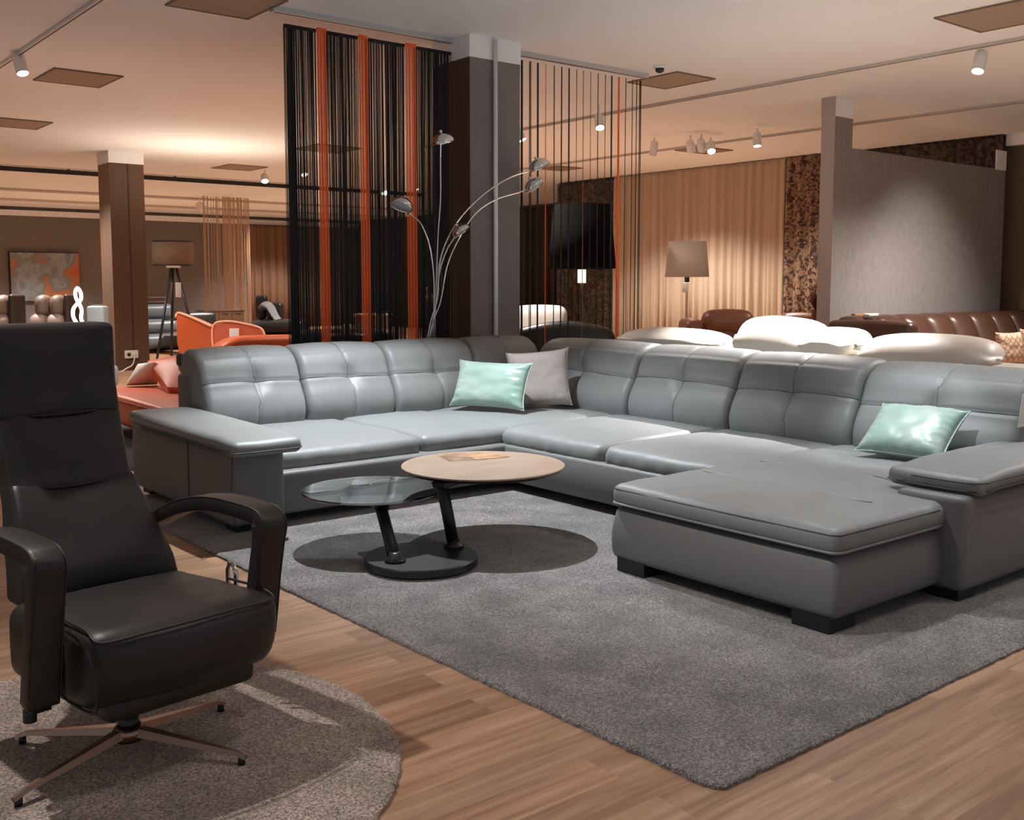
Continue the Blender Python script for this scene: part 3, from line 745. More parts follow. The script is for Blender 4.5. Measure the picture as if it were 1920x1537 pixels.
pil4('throw_pillow', 'mint satin pillow at the right end of the sofa, on the chaise', (1602, 843), (1765, 864), .50, .38, (.72, .02, .55), .16, MINT, seam=MINT2, sd=9)
# ================================================================ swivel armchair
RZ = math.radians(7)
ch = thing('swivel_armchair', 'dark brown leather high-backed swivel armchair on the round rug', 'armchair', (1.09, 2.76, .018), rot=RZ)
def sfn(w, u):
    back = max(0, min(1, w.y/.55)); w.z -= .035*back
    f = max(0, -u[1]);
    w.y -= .018*math.exp(-((w.z-.40)/.10)**2)*(f > .7)
    if w.z < .36: w.y += .045*((.36-w.z)/.12)**2*(f > .3)*(1 if f > .8 else f)
    w.y += .035*(w.x/.29)**2*(f > .5)
    w.z += .004*noise.noise(Vector((w.x*7, w.y*7, 0)))
    return w
link('seat', *soft(-.300, .285, 0, .62, .245, .472, .050, .035, puff=(.012, .012, .020), fn=sfn), DARKL, ch)
link('seam', *tube(cat([(-.275, .30, .465), (-.278, .10, .472), (-.272, .015, .455), (-.15, -.012, .462), (0, -.020, .466), (.14, -.010, .464), (.258, .020, .455), (.272, .1, .468), (.275, .3, .458)], 8), .0042, 6), DSEAM, ch)
link('seam', *tube(cat([(-.300, .34, .45), (-.306, .12, .462), (-.304, .03, .435), (-.300, .0, .36), (-.29, .03, .265), (-.29, .2, .25)], 8), .0045, 6), DARKL, ch)
link('seat_shell', *soft(-.24, .23, .07, .60, .195, .27, .03, .1), DARKL, ch)
YB = [(.40, .60), (.495, .625), (.58, .685), (.68, .745), (.77, .815), (.918, .872), (1.065, .912), (1.30, .922)]
HW = [(.40, .262), (.495, .252), (.58, .236), (.68, .214), (.77, .200), (.918, .204), (1.065, .206), (1.30, .206)]
def itp(T, z):
    if z <= T[0][0]: return T[0][1]
    for (a, b), (c, d) in zip(T, T[1:]):
        if z <= c: f = (z-a)/(c-a); return b+(d-b)*f
    return T[-1][1]
def bseg(name, z0, z1, t, pf, sd, m=DARKL, zoff=0):
    def f(w, u):
        y = itp(YB, w.z)+w.y+.025*(abs(w.x)/.22)**2*-1*(u[1] < 0)
        x = w.x/.2*itp(HW, w.z)
        return Vector((x, y+.005*noise.noise(Vector((w.x*6, w.z*6, sd))), w.z-.018*((w.x/.2)**2)*zoff))
    return link(name, *soft(-.2, .2, -.0, t, z0, z1, .024, .03, puff=(0, pf, 0), fn=f), m, ch)
bseg('lower_backrest', .405, .765, .12, .03, 1)
bseg('middle_backrest', .725, .99, .12, .025, 2, zoff=.6)
bseg('headrest', .952, 1.266, .13, .02, 3)
for z_ in (.742, .970):
    link('seam', *tube(cat([(-.195, itp(YB, z_)+.03, z_), (-.1, itp(YB, z_)-.012, z_-.004), (0, itp(YB, z_)-.018, z_-.006), (.1, itp(YB, z_)-.012, z_-.003), (.197, itp(YB, z_)+.03, z_)], 6), .006, 6), DSEAM, ch)
AP = [(.180, .275), (.158, .38), (.135, .50), (.112, .60), (.104, .650), (.110, .676), (.138, .689), (.26, .692), (.38, .688), (.50, .672), (.64, .635), (.80, .57)]
def armloop(xc, sgn):
    c = cat([Vector((0, a, b)) for a, b in AP], 5); R = []
    for i, p in enumerate(c):
        a = c[max(0, i-1)]; b = c[min(len(c)-1, i+1)]; t = (b-a).normalized(); nv = Vector((0, -t.z, t.y))
        f = i/(len(c)-1); hw = .045-.007*f; th = .030-.006*f+.012*math.exp(-((f-.40)/.08)**2)
        ring = []
        for k in range(20):
            an = 2*math.pi*k/20; cx = math.copysign(abs(math.cos(an))**.24, math.cos(an)); sy = math.copysign(abs(math.sin(an))**.24, math.sin(an))
            ring.append(Vector((xc+cx*hw, 0, 0))+Vector((0, p.y, p.z))+nv*(sy*th))
        R.append(ring)
    o = link('armrest', *loft(R), DARKL, ch)
    for e_ in (-1, 1):
        pp = []
        for i, p in enumerate(c[2:-2]):
            a = c[i+1]; b = c[i+3]; t = (b-a).normalized(); nv = Vector((0, -t.z, t.y)); f = (i+2)/(len(c)-1)
            pp.append(Vector((xc+e_*(.045-.007*f-.002), p.y, p.z))+nv*(.030-.006*f+.012*math.exp(-((f-.40)/.08)**2)-.003))
        link('piping', *tube(pp, .003, 6), DARKL, o)
armloop(-.372, -1); armloop(.302, 1)
BRCH = mat('bronze_chrome', (.33, .22, .17), .28, 1)
hx, hy = -.080, .284
link('gas_column', *merge(lathe([(.030, .06), (.030, .13), (.026, .13), (.026, .23)], (hx, hy, 0), 20)), BLACK, ch)
link('hub', *lathe([(.0, .048), (.045, .048), (.048, .075), (.034, .095), (0, .095)], (hx, hy, 0), 24), BRCH, ch)
for an in (20-7, -50-7, 200-7, 130-7):
    an = math.radians(an); d = Vector((math.cos(an), math.sin(an), 0)); s = Vector((-d.y, d.x, 0)); R = []
    for f in (0, .3, .6, .9, 1.0):
        p = Vector((hx, hy, 0))+d*(.02+.355*f); zt_ = .088-.052*f-(.008 if f == 1 else 0); hw = .026-.016*f; th = .022-.012*f
        R.append([p+s*hw*.55+Vector((0, 0, zt_)), p+s*hw+Vector((0, 0, zt_-th)), p-s*hw+Vector((0, 0, zt_-th)), p-s*hw*.55+Vector((0, 0, zt_))])
    hard('leg', loft(R), BRCH, ch)
    link('glide', *cyl(tuple(Vector((hx, hy, 0))+d*.36), tuple(Vector((hx, hy, .022))+d*.36), .011, n=12), BLKPL, ch)
link('lever', *tube([(.336, .36, .36), (.336, .36, .455), (.336, .375, .478), (.336, .395, .478), (.336, .41, .455), (.336, .41, .36)], .008, 8), CHROME, ch)
link('adjuster_knob', *merge(lathe([(0, 0), (.018, 0), (.018, .03), (0, .03)], (-.385, .22, .215), 14), bx(-.40, -.33, .21, .23, .235, .25)), BLKPL, ch)

# ================================================================ coffee table
ct = thing('coffee_table', 'two-level swivel coffee table, round wood top above a round glass top', 'coffee table', (2.82, 4.22, Z0))
WOODT = mat('stone_wood_top', (.33, .225, .165), .32, var=(.40, .30, .235), vscale=5, stretch=(1, 3, 1))
GLASS = bpy.data.materials.new('smoked_glass'); GLASS.use_nodes = True; nt = GLASS.node_tree; nt.nodes.clear()
_o = nt.nodes.new('ShaderNodeOutputMaterial'); _t = nt.nodes.new('ShaderNodeBsdfTransparent'); _t.inputs[0].default_value = (.58, .60, .62, 1)
_g = nt.nodes.new('ShaderNodeBsdfGlossy'); _g.inputs['Roughness'].default_value = .01; _g.inputs[0].default_value = (1, 1, 1, 1)
_f = nt.nodes.new('ShaderNodeFresnel'); _f.inputs[0].default_value = 2.3; _m = nt.nodes.new('ShaderNodeMixShader')
nt.links.new(_f.outputs[0], _m.inputs[0]); nt.links.new(_t.outputs[0], _m.inputs[1]); nt.links.new(_g.outputs[0], _m.inputs[2]); nt.links.new(_m.outputs[0], _o.inputs[0])
tc_ = at_z(906, 871, .43)
hard('wood_top', lathe([(0, .418), (.436, .418), (.447, .423), (.447, .430), (.443, .433), (0, .433)], (tc_.x, tc_.y, 0), 72), WOODT, ct)
hard('under_plate', lathe([(0, .406), (.425, .406), (.440, .417), (0, .417)], (tc_.x, tc_.y, 0), 64), BLACK, ct)
gc = at_z(697, 917, .32)
hard('glass_top', lathe([(0, .310), (.366, .310), (.371, .313), (.371, .319), (.368, .322), (0, .322)], (gc.x, gc.y, 0), 72), GLASS, ct)
bc = (2.822, 4.222)
hard('base_plate', lathe([(0, Z0), (.270, Z0), (.283, Z0+.008), (.283, .058), (.278, .064), (0, .064)], (*bc, 0), 64), BLACK, ct)
for (pb, pt, zt_, cc) in (((741, 1052), (714, 950), .275, gc), ((851, 1024), (829, 910), .385, tc_)):
    B_ = at_z(*pb, .065); T_ = at_z(*pt, zt_)
    T_ = Vector((B_.x+(T_.x-B_.x), B_.y+(T_.y-B_.y), zt_))
    st = link('stem', *tube([B_+(T_-B_)*f for f in (.08, .5, 1)], .031, 20), BLACK, ct)
    link('stem_foot', *lathe([(0, 0), (.052, 0), (.052, .012), (.034, .02), (.030, .045), (0, .045)], (B_.x, B_.y, .063), 24), BLACK, ct)
    dv = Vector((cc.x-T_.x, cc.y-T_.y, 0)); L_ = min(dv.length, .24); dv.normalize(); e = T_+dv*L_
    zz = .309 if cc is gc else .405
    sd_ = Vector((-dv.y, dv.x, 0))*.05
    V, Fc = loft([[T_-dv*.03+sd_*.7+Vector((0, 0, -.01)), T_-dv*.03-sd_*.7+Vector((0, 0, -.01)), Vector((T_.x, T_.y, zz))-dv*.04-sd_*.8, Vector((T_.x, T_.y, zz))-dv*.04+sd_*.8],
                  [Vector((e.x, e.y, zz-.012))+sd_*1.6, Vector((e.x, e.y, zz-.012))-sd_*1.6, Vector((e.x, e.y, zz))-sd_*1.6, Vector((e.x, e.y, zz))+sd_*1.6]])
    hard('bracket', (V, Fc), BLACK, ct)
# leaflets on the wood top
LEA = mat('leaflet_print', (.30, .13, .06), .35, var=(.55, .34, .20), vscale=14)
LEA2 = mat('leaflet_dark', (.06, .05, .045), .35, var=(.50, .30, .18), vscale=9)
for (q, m_, lab, dz) in ((((816, 851), (868, 849), (900, 861), (843, 865)), LEA2, 'printed leaflet lying on the wood table top, left and darker one', 0), (((868, 850), (925, 848), (957, 856), (893, 862)), LEA, 'printed leaflet lying on the wood table top, right and orange one', .0012)):
    V = [at_z(a, b, .4335+dz) for a, b in q]; c_ = sum(V, Vector())/4
    V2 = [v+Vector((0, 0, .001)) for v in V]
    tag(link('leaflet', V+V2, [(0, 1, 2, 3), (4, 5, 6, 7), (0, 1, 5, 4), (1, 2, 6, 5), (2, 3, 7, 6), (3, 0, 4, 7)], m_, smooth=False), lab, 'leaflet')

# ================================================================ arc floor lamp with chrome domes
al = thing('arc_lamp', 'five-armed arc floor lamp with chrome dome heads behind the sofa corner', 'floor lamp', (4.98, 7.27, 0))
link('base', *lathe([(0, 0), (.125, 0), (.125, .03), (.115, .04), (0, .04)], (4.98, 7.27, .001), 40), CHROME, al)
def head(P, aim, r=.098):
    aim = Vector(aim).normalized(); prof = []
    for k in range(10):
        a = math.pi/2*k/9; prof.append((r*math.sin(a), -r*.85*math.cos(a)))
    prof += [(r*.97, .002)]
    for k in range(9, -1, -1):
        a = math.pi/2*k/9; prof.append((r*.95*math.sin(a), -r*.80*math.cos(a)))
    h = link('lamp_head', *lathe(prof, P, 32, aim, cap=False), CHROME, al)
    link('diffuser', *lathe([(0, -.008), (r*.9, -.008), (r*.9, -.004), (0, -.004)], P, 28, aim), mat('frosted', (.45, .48, .50), .4), h)
    link('knob', *lathe([(0, -r*.85-.02), (.014, -r*.85-.02), (.014, -r*.8), (0, -r*.8)], P, 12, aim), CHROME, h)
AR = [([(820, 560), (823, 500), (838, 450), (866, 405), (910, 362), (958, 332), (1000, 317)], (1012, 315), (.3, -.25, -1), 6.88, 1),
      ([(826, 565), (838, 500), (858, 452), (890, 402), (930, 374), (985, 356)], (1004, 351), (.45, -.5, -1), 6.95, 1),
      ([(819, 560), (824, 510), (838, 468), (852, 445)], (866, 436), (.5, -.5, -1), 7.02, .85),
      ([(814, 560), (812, 505), (804, 455), (788, 418), (770, 402)], (752, 388), (-.5, -.1, -1), 7.1, 1),
      ([(817, 560), (821, 450), (826, 370), (826, 300)], (831, 267), (.35, .1, -1), 7.15, 1)]
for i, (pts, hp, aim, Ye, rs) in enumerate(AR):
    k = (i-2)*.018; P = [Vector((4.98+k, 7.27, .04)), at_Y(820+(i-2)*3, 640, 7.27)]
    P[1].x = 4.98+k
    n = len(pts)
    for j, q in enumerate(pts): P.append(at_Y(*q, 7.26+(Ye-7.26)*((j+1)/(n+.5))**1.2))
    hd = at_Y(*hp, Ye); P.append(hd+Vector(aim).normalized()*-.08*rs)
    link('arm', *tube(cat(P, 8), .0068, 8), CHROME, al)
    head(hd, aim, .098*rs)

# ================================================================ left background
def blk(name, parent, x0, x1, y0, y1, z0, z1, m, r=.05, puff=(0, .02, .02), fn=None, cell=.15): return link(name, *soft(x0, x1, y0, y1, z0, z1, r, cell, puff=puff, fn=fn), m, parent)
os_ = thing('lounge_sofa', 'orange leather chaise sofa with loose back cushion, left of the grey sofa arm', 'sofa', (3.8, 9.0, 0))
blk('seat', os_, 2.99, 4.6, 8.14, 10.1, .16, .42, ORANGE, .05)
link('seam', *tube([(2.985, 10.0, .385), (2.98, 8.2, .385), (3.02, 8.135, .385), (4.5, 8.13, .385)], .006, 6), mat('orange_seam', (.25, .05, .02), .5), os_)
for (x, y) in ((3.1, 8.3), (3.1, 9.9), (4.5, 8.3)): link('leg', *cyl((x, y, .022), (x, y, .17), .02, .03, n=10), BLACK, os_)
def quadc(name, cs, th, m, parent, puff=.04, r=.03, cell=.1):
    """cushion stretched between four corners bl, br, tr, tl"""
    cs = [Vector(c) for c in cs]; nv = ((cs[1]-cs[0]).cross(cs[3]-cs[0])).normalized()
    def fn(w, u):
        a, b = (w.x+.5), (w.z+.5)
        return (cs[0]*(1-a)*(1-b)+cs[1]*a*(1-b)+cs[2]*a*b+cs[3]*(1-a)*b)+nv*w.y
    return link(name, *soft(-.5, .5, -th/2, th/2, -.5, .5, r, cell, puff=(0, puff, 0), fn=fn), m, parent)
TL, TR = at_X(277, 686, 3.52), at_X(400, 664, 3.66); BL_, BR_ = at_z(316, 738, .43), at_X(400, 752, 3.62); BR_.z = .43
quadc('back_cushion', (BL_, BR_, TR, TL), .12, ORANGE, os_, .045)
link('cushion_edge', *tube([TL+Vector((.05, .03, .012)), (TL+TR)/2+Vector((.07, .02, .02)), TR+Vector((.05, 0, .012))], .015, 8), CREAM, os_)
blk('back_frame', os_, 3.85, 4.02, 8.2, 10.1, .30, .66, ORANGE, .05)
rp = thing('throw_pillow', 'cream round-shouldered pillow beside the orange loose cushion', 'pillow', at_d(265, 722, 10.0))
quadc('cover', (at_z(236, 722, .44), at_z(296, 720, .44), at_d(292, 679, 9.75), at_d(258, 683, 10.0)), .12, CREAM, rp, .05, .05)

# tripod lamp
P = at_d(325, 500, 15.0)
tl = thing('tripod_lamp', 'black tripod floor lamp with a brown drum shade, beside the brown column', 'floor lamp', (P.x, P.y, 0))
SHADE = mat('brown_shade', (.24, .16, .11), .85, bump=.3, bscale=400)
zt_, zb_ = at_d(327, 453, 15).z, at_d(327, 497, 15).z; cx, cy = P.x, P.y; rs = .29
link('shade', *lathe([(rs, zb_), (rs, zt_), (rs-.006, zt_), (rs-.006, zb_), (rs, zb_)], (cx, cy, 0), 40, cap=False), SHADE, tl)
for z_ in (zb_, zt_): link('shade_rim', *lathe([(rs+.003, -.008), (rs+.003, .008), (rs-.01, .008), (rs-.01, -.008), (rs+.003, -.008)], (cx, cy, z_), 40, cap=False), BLACK, tl)
link('bulb', *lathe([(0, -.06), (.05, -.05), (.07, 0), (.05, .05), (0, .06)], (cx, cy, zb_+.12), 16), mat('bulb_glow', (1, .8, .6), .5, emit=3), tl)
light('POINT', 'lamp_light', (cx, cy, zb_+.22), 14, WARM, size=.05)
link('collar', *lathe([(0, 0), (.10, 0), (.10, .03), (0, .03)], (cx, cy, zb_-.04), 20), PAPER, tl)
for an in (200, 330, 80):
    an = math.radians(an); link('leg', *cyl((cx+.04*math.cos(an), cy+.04*math.sin(an), zb_-.03), (cx+.42*math.cos(an), cy+.42*math.sin(an), .0), .022, .016, n=10), BLACK, tl)
link('brace', *lathe([(.17, 0), (.18, 0), (.18, .015), (.17, .015), (.17, 0)], (cx, cy, .88), 20, cap=False), BLACK, tl)
q = at_d(334, 540, 14.8); link('price_tag', *soft(q.x-.04, q.x+.04, q.y-.01, q.y, q.z-.13, q.z+.08, .004, 9), PAPER, tl)

# orange tub chair seen from behind, with a tag
def prism(name, pts, nrm, th, m, parent):
    nrm = Vector(nrm).normalized()*th; R0 = [Vector(p) for p in pts]; R1 = [p+nrm for p in R0]
    return hard(name, loft([R0, R1]), m, parent)
K = at_d(397, 660, 12.6)
oc = thing('lounge_chair', 'orange leather lounge chair with a white tag, behind the tripod lamp', 'armchair', (K.x, K.y, 0))
D1, D2 = 12.6, 13.9
qL = [at_d(397, 655, D1), at_d(397, 612, D1), at_d(366, 598, 13.2), at_d(336, 587, D2), at_d(331, 595, D2), at_d(332, 640, D2), at_d(345, 660, 13.6)]
for p in qL[:1]+qL[-1:]: p.z = .16
DOR = leather('orange_leather_side', (.22, .035, .015), .5)
prism('side_panel', qL, (.9, .45, 0), .10, ORANGE, oc)
qR = [at_d(399, 655, D1), at_d(399, 611, D1), at_d(425, 603, D1), at_d(460, 608, D1), at_d(488, 616, D1), at_d(496, 630, D1), at_d(495, 650, D1)]
prism('back_panel', qR, (.3, 1, 0), .12, ORANGE, oc)
c_ = (qR[3]+qL[3])/2
blk('seat', oc, K.x+.15, K.x+.85, K.y+.2, K.y+.95, .2, .42, ORANGE, .06)
link('piping', *tube(cat([p+Vector((0, -.01, .005)) for p in qR[:-1]], 4), .014, 6), mat('orange_piping', (.78, .36, .22), .5), oc)
link('piping', *tube(cat([p+Vector((-.01, -.01, .005)) for p in qL[1:5]], 4), .018, 6), MC['orange_piping'], oc)
for dx, dy in ((.1, .15), (.85, .15), (.2, .95)): link('leg', *cyl((K.x+dx, K.y+dy, 0), (K.x+dx, K.y+dy, .22), .02, n=8), BLACK, oc)
q = at_d(439, 628, D1-.12); link('price_tag', *soft(q.x-.06, q.x+.06, q.y-.01, q.y, q.z-.09, q.z+.08, .004, 9), PAPER, oc)
ob = thing('low_sofa', 'low orange sofa back just above the grey sofa back', 'sofa', at_d(500, 720, 11).xy.to_3d())
A_ = at_d(412, 638, 10.8); B_ = at_d(620, 636, 10.8); A_.z = .82
dv = (B_-A_); dv.z = 0; Lr = dv.length; dv.normalize()
def alongf(A0, d):
    nn = Vector((-d.y, d.x, 0))
    return lambda w, u: Vector((A0.x, A0.y, 0))+d*w.x+nn*w.y+Vector((0, 0, w.z))
Kx = A_.copy(); dx_ = Vector((1, 0, 0))
lx = (at_Y(570, 640, A_.y+.1).x-A_.x)
f_ = alongf(A_, dx_)
def lowf(w, u):
    w.z -= .09*max(0, 1-w.x/.28)**2*(u[2] > 0); return f_(w, u)
blk('back', ob, 0, lx, 0, .26, .3, .845, ORANGE, .06, (0, 0, .01), lowf, .08)
blk('seat', ob, .05, lx, .24, .95, .15, .42, ORANGE, .06, (0, 0, .02), f_)
for x in (.12, lx-.12): link('leg', *cyl((A_.x+x, A_.y+.2, 0), (A_.x+x, A_.y+.2, .3), .02, n=8), BLACK, ob)

# stacked grey and black leather sofa at the left
GB = leather('slate_leather', (.15, .18, .20), .35)
Q = at_d(300, 650, 21)
gs = thing('leather_sofa', 'slate leather sofa with rolled back, between the column and the tripod lamp', 'sofa', (Q.x+.3, Q.y, 0))
for (ya_, yb_, dd) in ((570, 597, 0.25), (599, 623, .0), (626, 652, -.1)):
    zt_ = 1.42-(ya_-530)*21/1935; zb_ = 1.42-(yb_-530)*21/1935
    blk('roll_cushion', gs, Q.x-1.2, Q.x+.42, Q.y+dd, Q.y+dd+.45, zb_, zt_, GB, .10, (0, .03, .02), cell=.1)
blk('base', gs, Q.x-1.2, Q.x+.42, Q.y, Q.y+.9, .05, 1.42-(650-530)*21/1935, BLACK, .03)
for k, (yy_, lab) in enumerate(((556, 'upper'), (564, 'lower'))):
    z = 1.42-(yy_+6-530)*21.4/1935
    tag(link('folded_throw', *soft(Q.x-.25, Q.x+.30, Q.y+.30, Q.y+.6, z+.022, z+.072, .025, .1), leather('brown_throw', (.10, .05, .035), .6)), lab + ' of two dark folded throws on the slate sofa back', 'throw', 'dark throws on the slate sofa')
# dark bench strip under them
Q2 = at_d(310, 668, 14.0)
# low brown sideboard and black shapes further back
def cabinet(name, label, cat_, x0, x1, y, dpt, z0, z1, m, doors=2, legs=True, top=None):
    t = thing(name, label, cat_, ((x0+x1)/2, y+dpt/2, 0))
    link('body', *bx(x0, x1, y, y+dpt, z0, z1), m, t, smooth=False)
    link('top', *bx(x0-.02, x1+.02, y-.02, y+dpt+.02, z1, z1+.025), top or m, t, smooth=False)
    for k in range(doors):
        a_, b_ = x0+(x1-x0)*k/doors+.012, x0+(x1-x0)*(k+1)/doors-.012
        d = link('door', *bx(a_, b_, y-.015, y-.001, z0+.02, z1-.02), m, t, smooth=False)
        link('handle', *cyl(((a_+b_)/2-.06, y-.03, z1-.06), ((a_+b_)/2+.06, y-.03, z1-.06), .006, n=6), BLACK, d)
    if legs:
        for x in (x0+.06, x1-.06):
            for yy_ in (y+.06, y+dpt-.06): link('leg', *cyl((x, yy_, 0), (x, yy_, z0+.001), .018, n=8), BLACK, t)
    return t
WD = mat('walnut', (.17, .085, .045), .5, var=(.12, .055, .03), vscale=4, stretch=(1, 8, 8))
a = at_Y(385, 600, 22.0); b = at_Y(458, 600, 22.0)
cabinet('sideboard', 'low walnut sideboard in front of the far beige string curtain', 'sideboard', a.x, b.x, 22.0, .45, .15, at_Y(440, 583, 22).z, WD, 3)
a = at_Y(350, 600, 20.0)
t = thing('armchair', 'black armchair silhouette right behind the orange lounge chair', 'armchair', (a.x, 20, 0))
zt_ = at_Y(365, 587, 20).z; blk('back', t, a.x, a.x+.75, 20.3, 20.5, .3, zt_, BLACK, .07); blk('seat', t, a.x, a.x+.75, 19.75, 20.35, .25, .45, BLACK, .05)
for dx in (.0, .67): blk('armrest', t, a.x+dx-.04, a.x+dx+.12, 19.7, 20.4, .0, .62, BLACK, .04)
# dark lounge chair with grey throw, left of the string curtain
LD = 15.5
Q = at_d(500, 620, LD)
lc = thing('recliner', 'black recliner with a grey throw over it, left of the black string curtain', 'armchair', (Q.x+.1, Q.y+.4, 0))
def zpx(y, D): return 1.42-(y-530)*D/1935
A_ = at_d(476, 556, LD); B_ = at_d(497, 556, LD)
vr = vR.copy()
def facing(A0): return lambda w, u: Vector((A0.x, A0.y, 0))+vr*w.x+Vector((vF.x, vF.y, 0)).normalized()*w.y+Vector((0, 0, w.z))
fA = facing(at_d(476, 600, LD)); pxm = LD/1935
blk('headrest', lc, 0, 20*pxm, .1, .25, zpx(598, LD), zpx(554, LD), BLACK, .04, fn=fA)
blk('backrest', lc, 24*pxm, 52*pxm, .0, .18, zpx(606, LD), zpx(567, LD), BLACK, .05, fn=fA)
blk('seat', lc, 4*pxm, 100*pxm, -.4, .2, zpx(624, LD), zpx(599, LD), BLACK, .06, fn=fA)
blk('side', lc, 8*pxm, 100*pxm, -.5, .3, .12, zpx(626, LD), leather('charcoal_leather', (.05, .05, .055), .5), .05, fn=fA)
for x_, y_ in ((.15, -.4), (.15, .2), (.7, -.4), (.7, .2)): link('leg', *cyl(tuple(fA(Vector((x_, y_, 0)), None)), tuple(fA(Vector((x_, y_, .16)), None)), .02, n=8), BLACK, lc)
GTH = mat('grey_throw_fabric', (.20, .21, .23), .8)
R_ = []
for (x_, y_, w_) in ((17, 577, .09), (24, 571, .10), (32, 577, .07), (40, 592, .05), (47, 602, .045), (66, 603, .03)):
    c0 = at_d(476+x_, y_, LD-.15); R_.append([c0+vr*(w_*math.cos(k*math.pi/5))*.5+Vector((0, 0, .5*w_*math.sin(k*math.pi/5)))+Vector((vF.x, vF.y, 0))*.15*math.cos(k*math.pi/5) for k in range(10)])
link('throw', *loft(R_), GTH, lc)

# painting on the far wall
a = at_Y(18, 473, 30.86); b = at_Y(150, 563, 30.86)
pt_ = thing('painting', 'abstract painting in blue-grey and orange on the far left wall', 'painting', ((a.x+b.x)/2, 30.9, b.z))
def paintmat():
    m = bpy.data.materials.new('abstract_paint'); m.use_nodes = True; nt = m.node_tree; bb = nt.nodes['Principled BSDF']; N = nt.nodes.new; L = nt.links.new
    tc = N('ShaderNodeTexCoord'); n = N('ShaderNodeTexNoise'); n.inputs['Scale'].default_value = .95; n.inputs['Detail'].default_value = 7; n.inputs['Distortion'].default_value = .5
    cr = N('ShaderNodeValToRGB'); e = cr.color_ramp.elements
    e[0].position = .30; e[0].color = lin((.05, .055, .07)); e[1].position = .66; e[1].color = lin((.50, .08, .02))
    for ps, c in ((.40, (.12, .16, .19)), (.46, (.28, .32, .34)), (.51, (.17, .19, .21)), (.56, (.40, .17, .07))): x = e.new(ps); x.color = lin(c)
    L(tc.outputs['Object'], n.inputs[0]); L(n.outputs[0], cr.inputs[0]); L(cr.outputs[0], bb.inputs['Base Color']); bb.inputs['Roughness'].default_value = .6
    return m
link('canvas', *bx(a.x, b.x, 30.84, 30.90, b.z, a.z), paintmat(), pt_, smooth=False)
link('stretcher', *bx(a.x-.015, b.x+.015, 30.90, 30.99, b.z-.015, a.z+.015), BLKPL, pt_, smooth=False)

# two taupe recliners seen above the dark armchair
def relax(px0, px1, label):
    D = 12.5; m_ = D/1935; A0 = at_d(px0, 600, D); f = facing(A0); w = (px1-px0)*m_
    t = thing('relax_chair', label, 'armchair', (A0.x, A0.y+.3, 0), 'taupe relax chairs by the painting')
    for k in range(2): blk('headrest_roll', t, w*(.02+.40*k), w*(.42+.40*k), 0, .22, zpx(594, D), zpx(552, D), TAUPEL, .09, (0, .03, 0), f, .05)
    blk('side_wing', t, w*.84, w*1.0, .0, .34, .5, zpx(551, D), leather('dark_wing', (.04, .025, .02), .5), .05, (0, 0, 0), f)
    for k in range(2): blk('back_cushion', t, w*(-.08+.46*k), w*(.38+.46*k), -.06, .18, .55, zpx(590, D), leather('pale_taupe', (.30, .22, .18), .5), .08, (0, .03, .02), f, .06)
    blk('seat', t, 0, w*.95, -.55, .1, .22, .46, TAUPEL, .07, fn=f)
    link('base', *lathe([(0, 0), (.26, 0), (.26, .02), (.04, .03), (.04, .24), (0, .24)], tuple(f(Vector((w*.5, -.1, .0)), None)), 20), CHROME, t)
relax(60, 130, 'taupe leather relax chair in front of the painting, right one of two'); relax(-44, 26, 'taupe leather relax chair cut by the left picture edge')
# glowing loop lamp and pale blue chair back
D = 10.5; LOOP = mat('led_glow', (1, .93, .85), .5, emit=9)
G0 = at_d(150, 640, D)
gl = thing('loop_lamp', 'glowing white LED loop lamp in front of the painting corner', 'lamp', (G0.x, G0.y, .55))
L1 = [(152, 610), (143, 604), (137, 592), (138, 578), (146, 568), (152, 560), (151, 548), (145, 540), (141, 548), (143, 560), (149, 570), (153, 582), (152, 596), (156, 606), (164, 612)]
link('glow_tube', *tube(cat([at_d(x, y, D+.03*math.sin(i)) for i, (x, y) in enumerate(L1)], 5), .017, 8), LOOP, gl)
link('stand', *lathe([(0, 0), (.10, 0), (.10, .015), (.012, .02), (.012, .42), (0, .42)], (G0.x, G0.y, .55), 20), CHROME, gl)
light('POINT', 'lamp_light', tuple(at_d(147, 578, D-.25)), 16, (1, .9, .8), size=.1)
stt = thing('side_table', 'small dark side table under the glowing loop lamp', 'side table', (G0.x, G0.y, 0))
link('top', *lathe([(0, .52), (.24, .52), (.24, .549), (0, .549)], (G0.x, G0.y, 0), 28), WD, stt)
link('pedestal', *lathe([(0, 0), (.15, 0), (.15, .02), (.02, .03), (.02, .52), (0, .52)], (G0.x, G0.y, 0), 20), BLACK, stt)
D = 12.2; f = facing(at_d(160, 600, D)); m_ = D/1935
t = thing('armchair', 'pale blue armchair back beside the brown column', 'armchair', tuple(at_d(180, 600, D).xy.to_3d()))
PB_ = leather('pale_blue_leather', (.36, .43, .46), .5)
blk('backrest', t, 2*m_, 34*m_, 0, .18, .45, zpx(573, D), PB_, .03, (0, .01, 0), f); blk('seat', t, 0, 36*m_*1.6, -.5, .05, .2, .45, PB_, .05, fn=f)
for dx in (.05, .3): link('leg', *cyl(tuple(f(Vector((dx, -.3, 0)), None)), tuple(f(Vector((dx, -.3, .22)), None)), .015, n=8), BLACK, t)

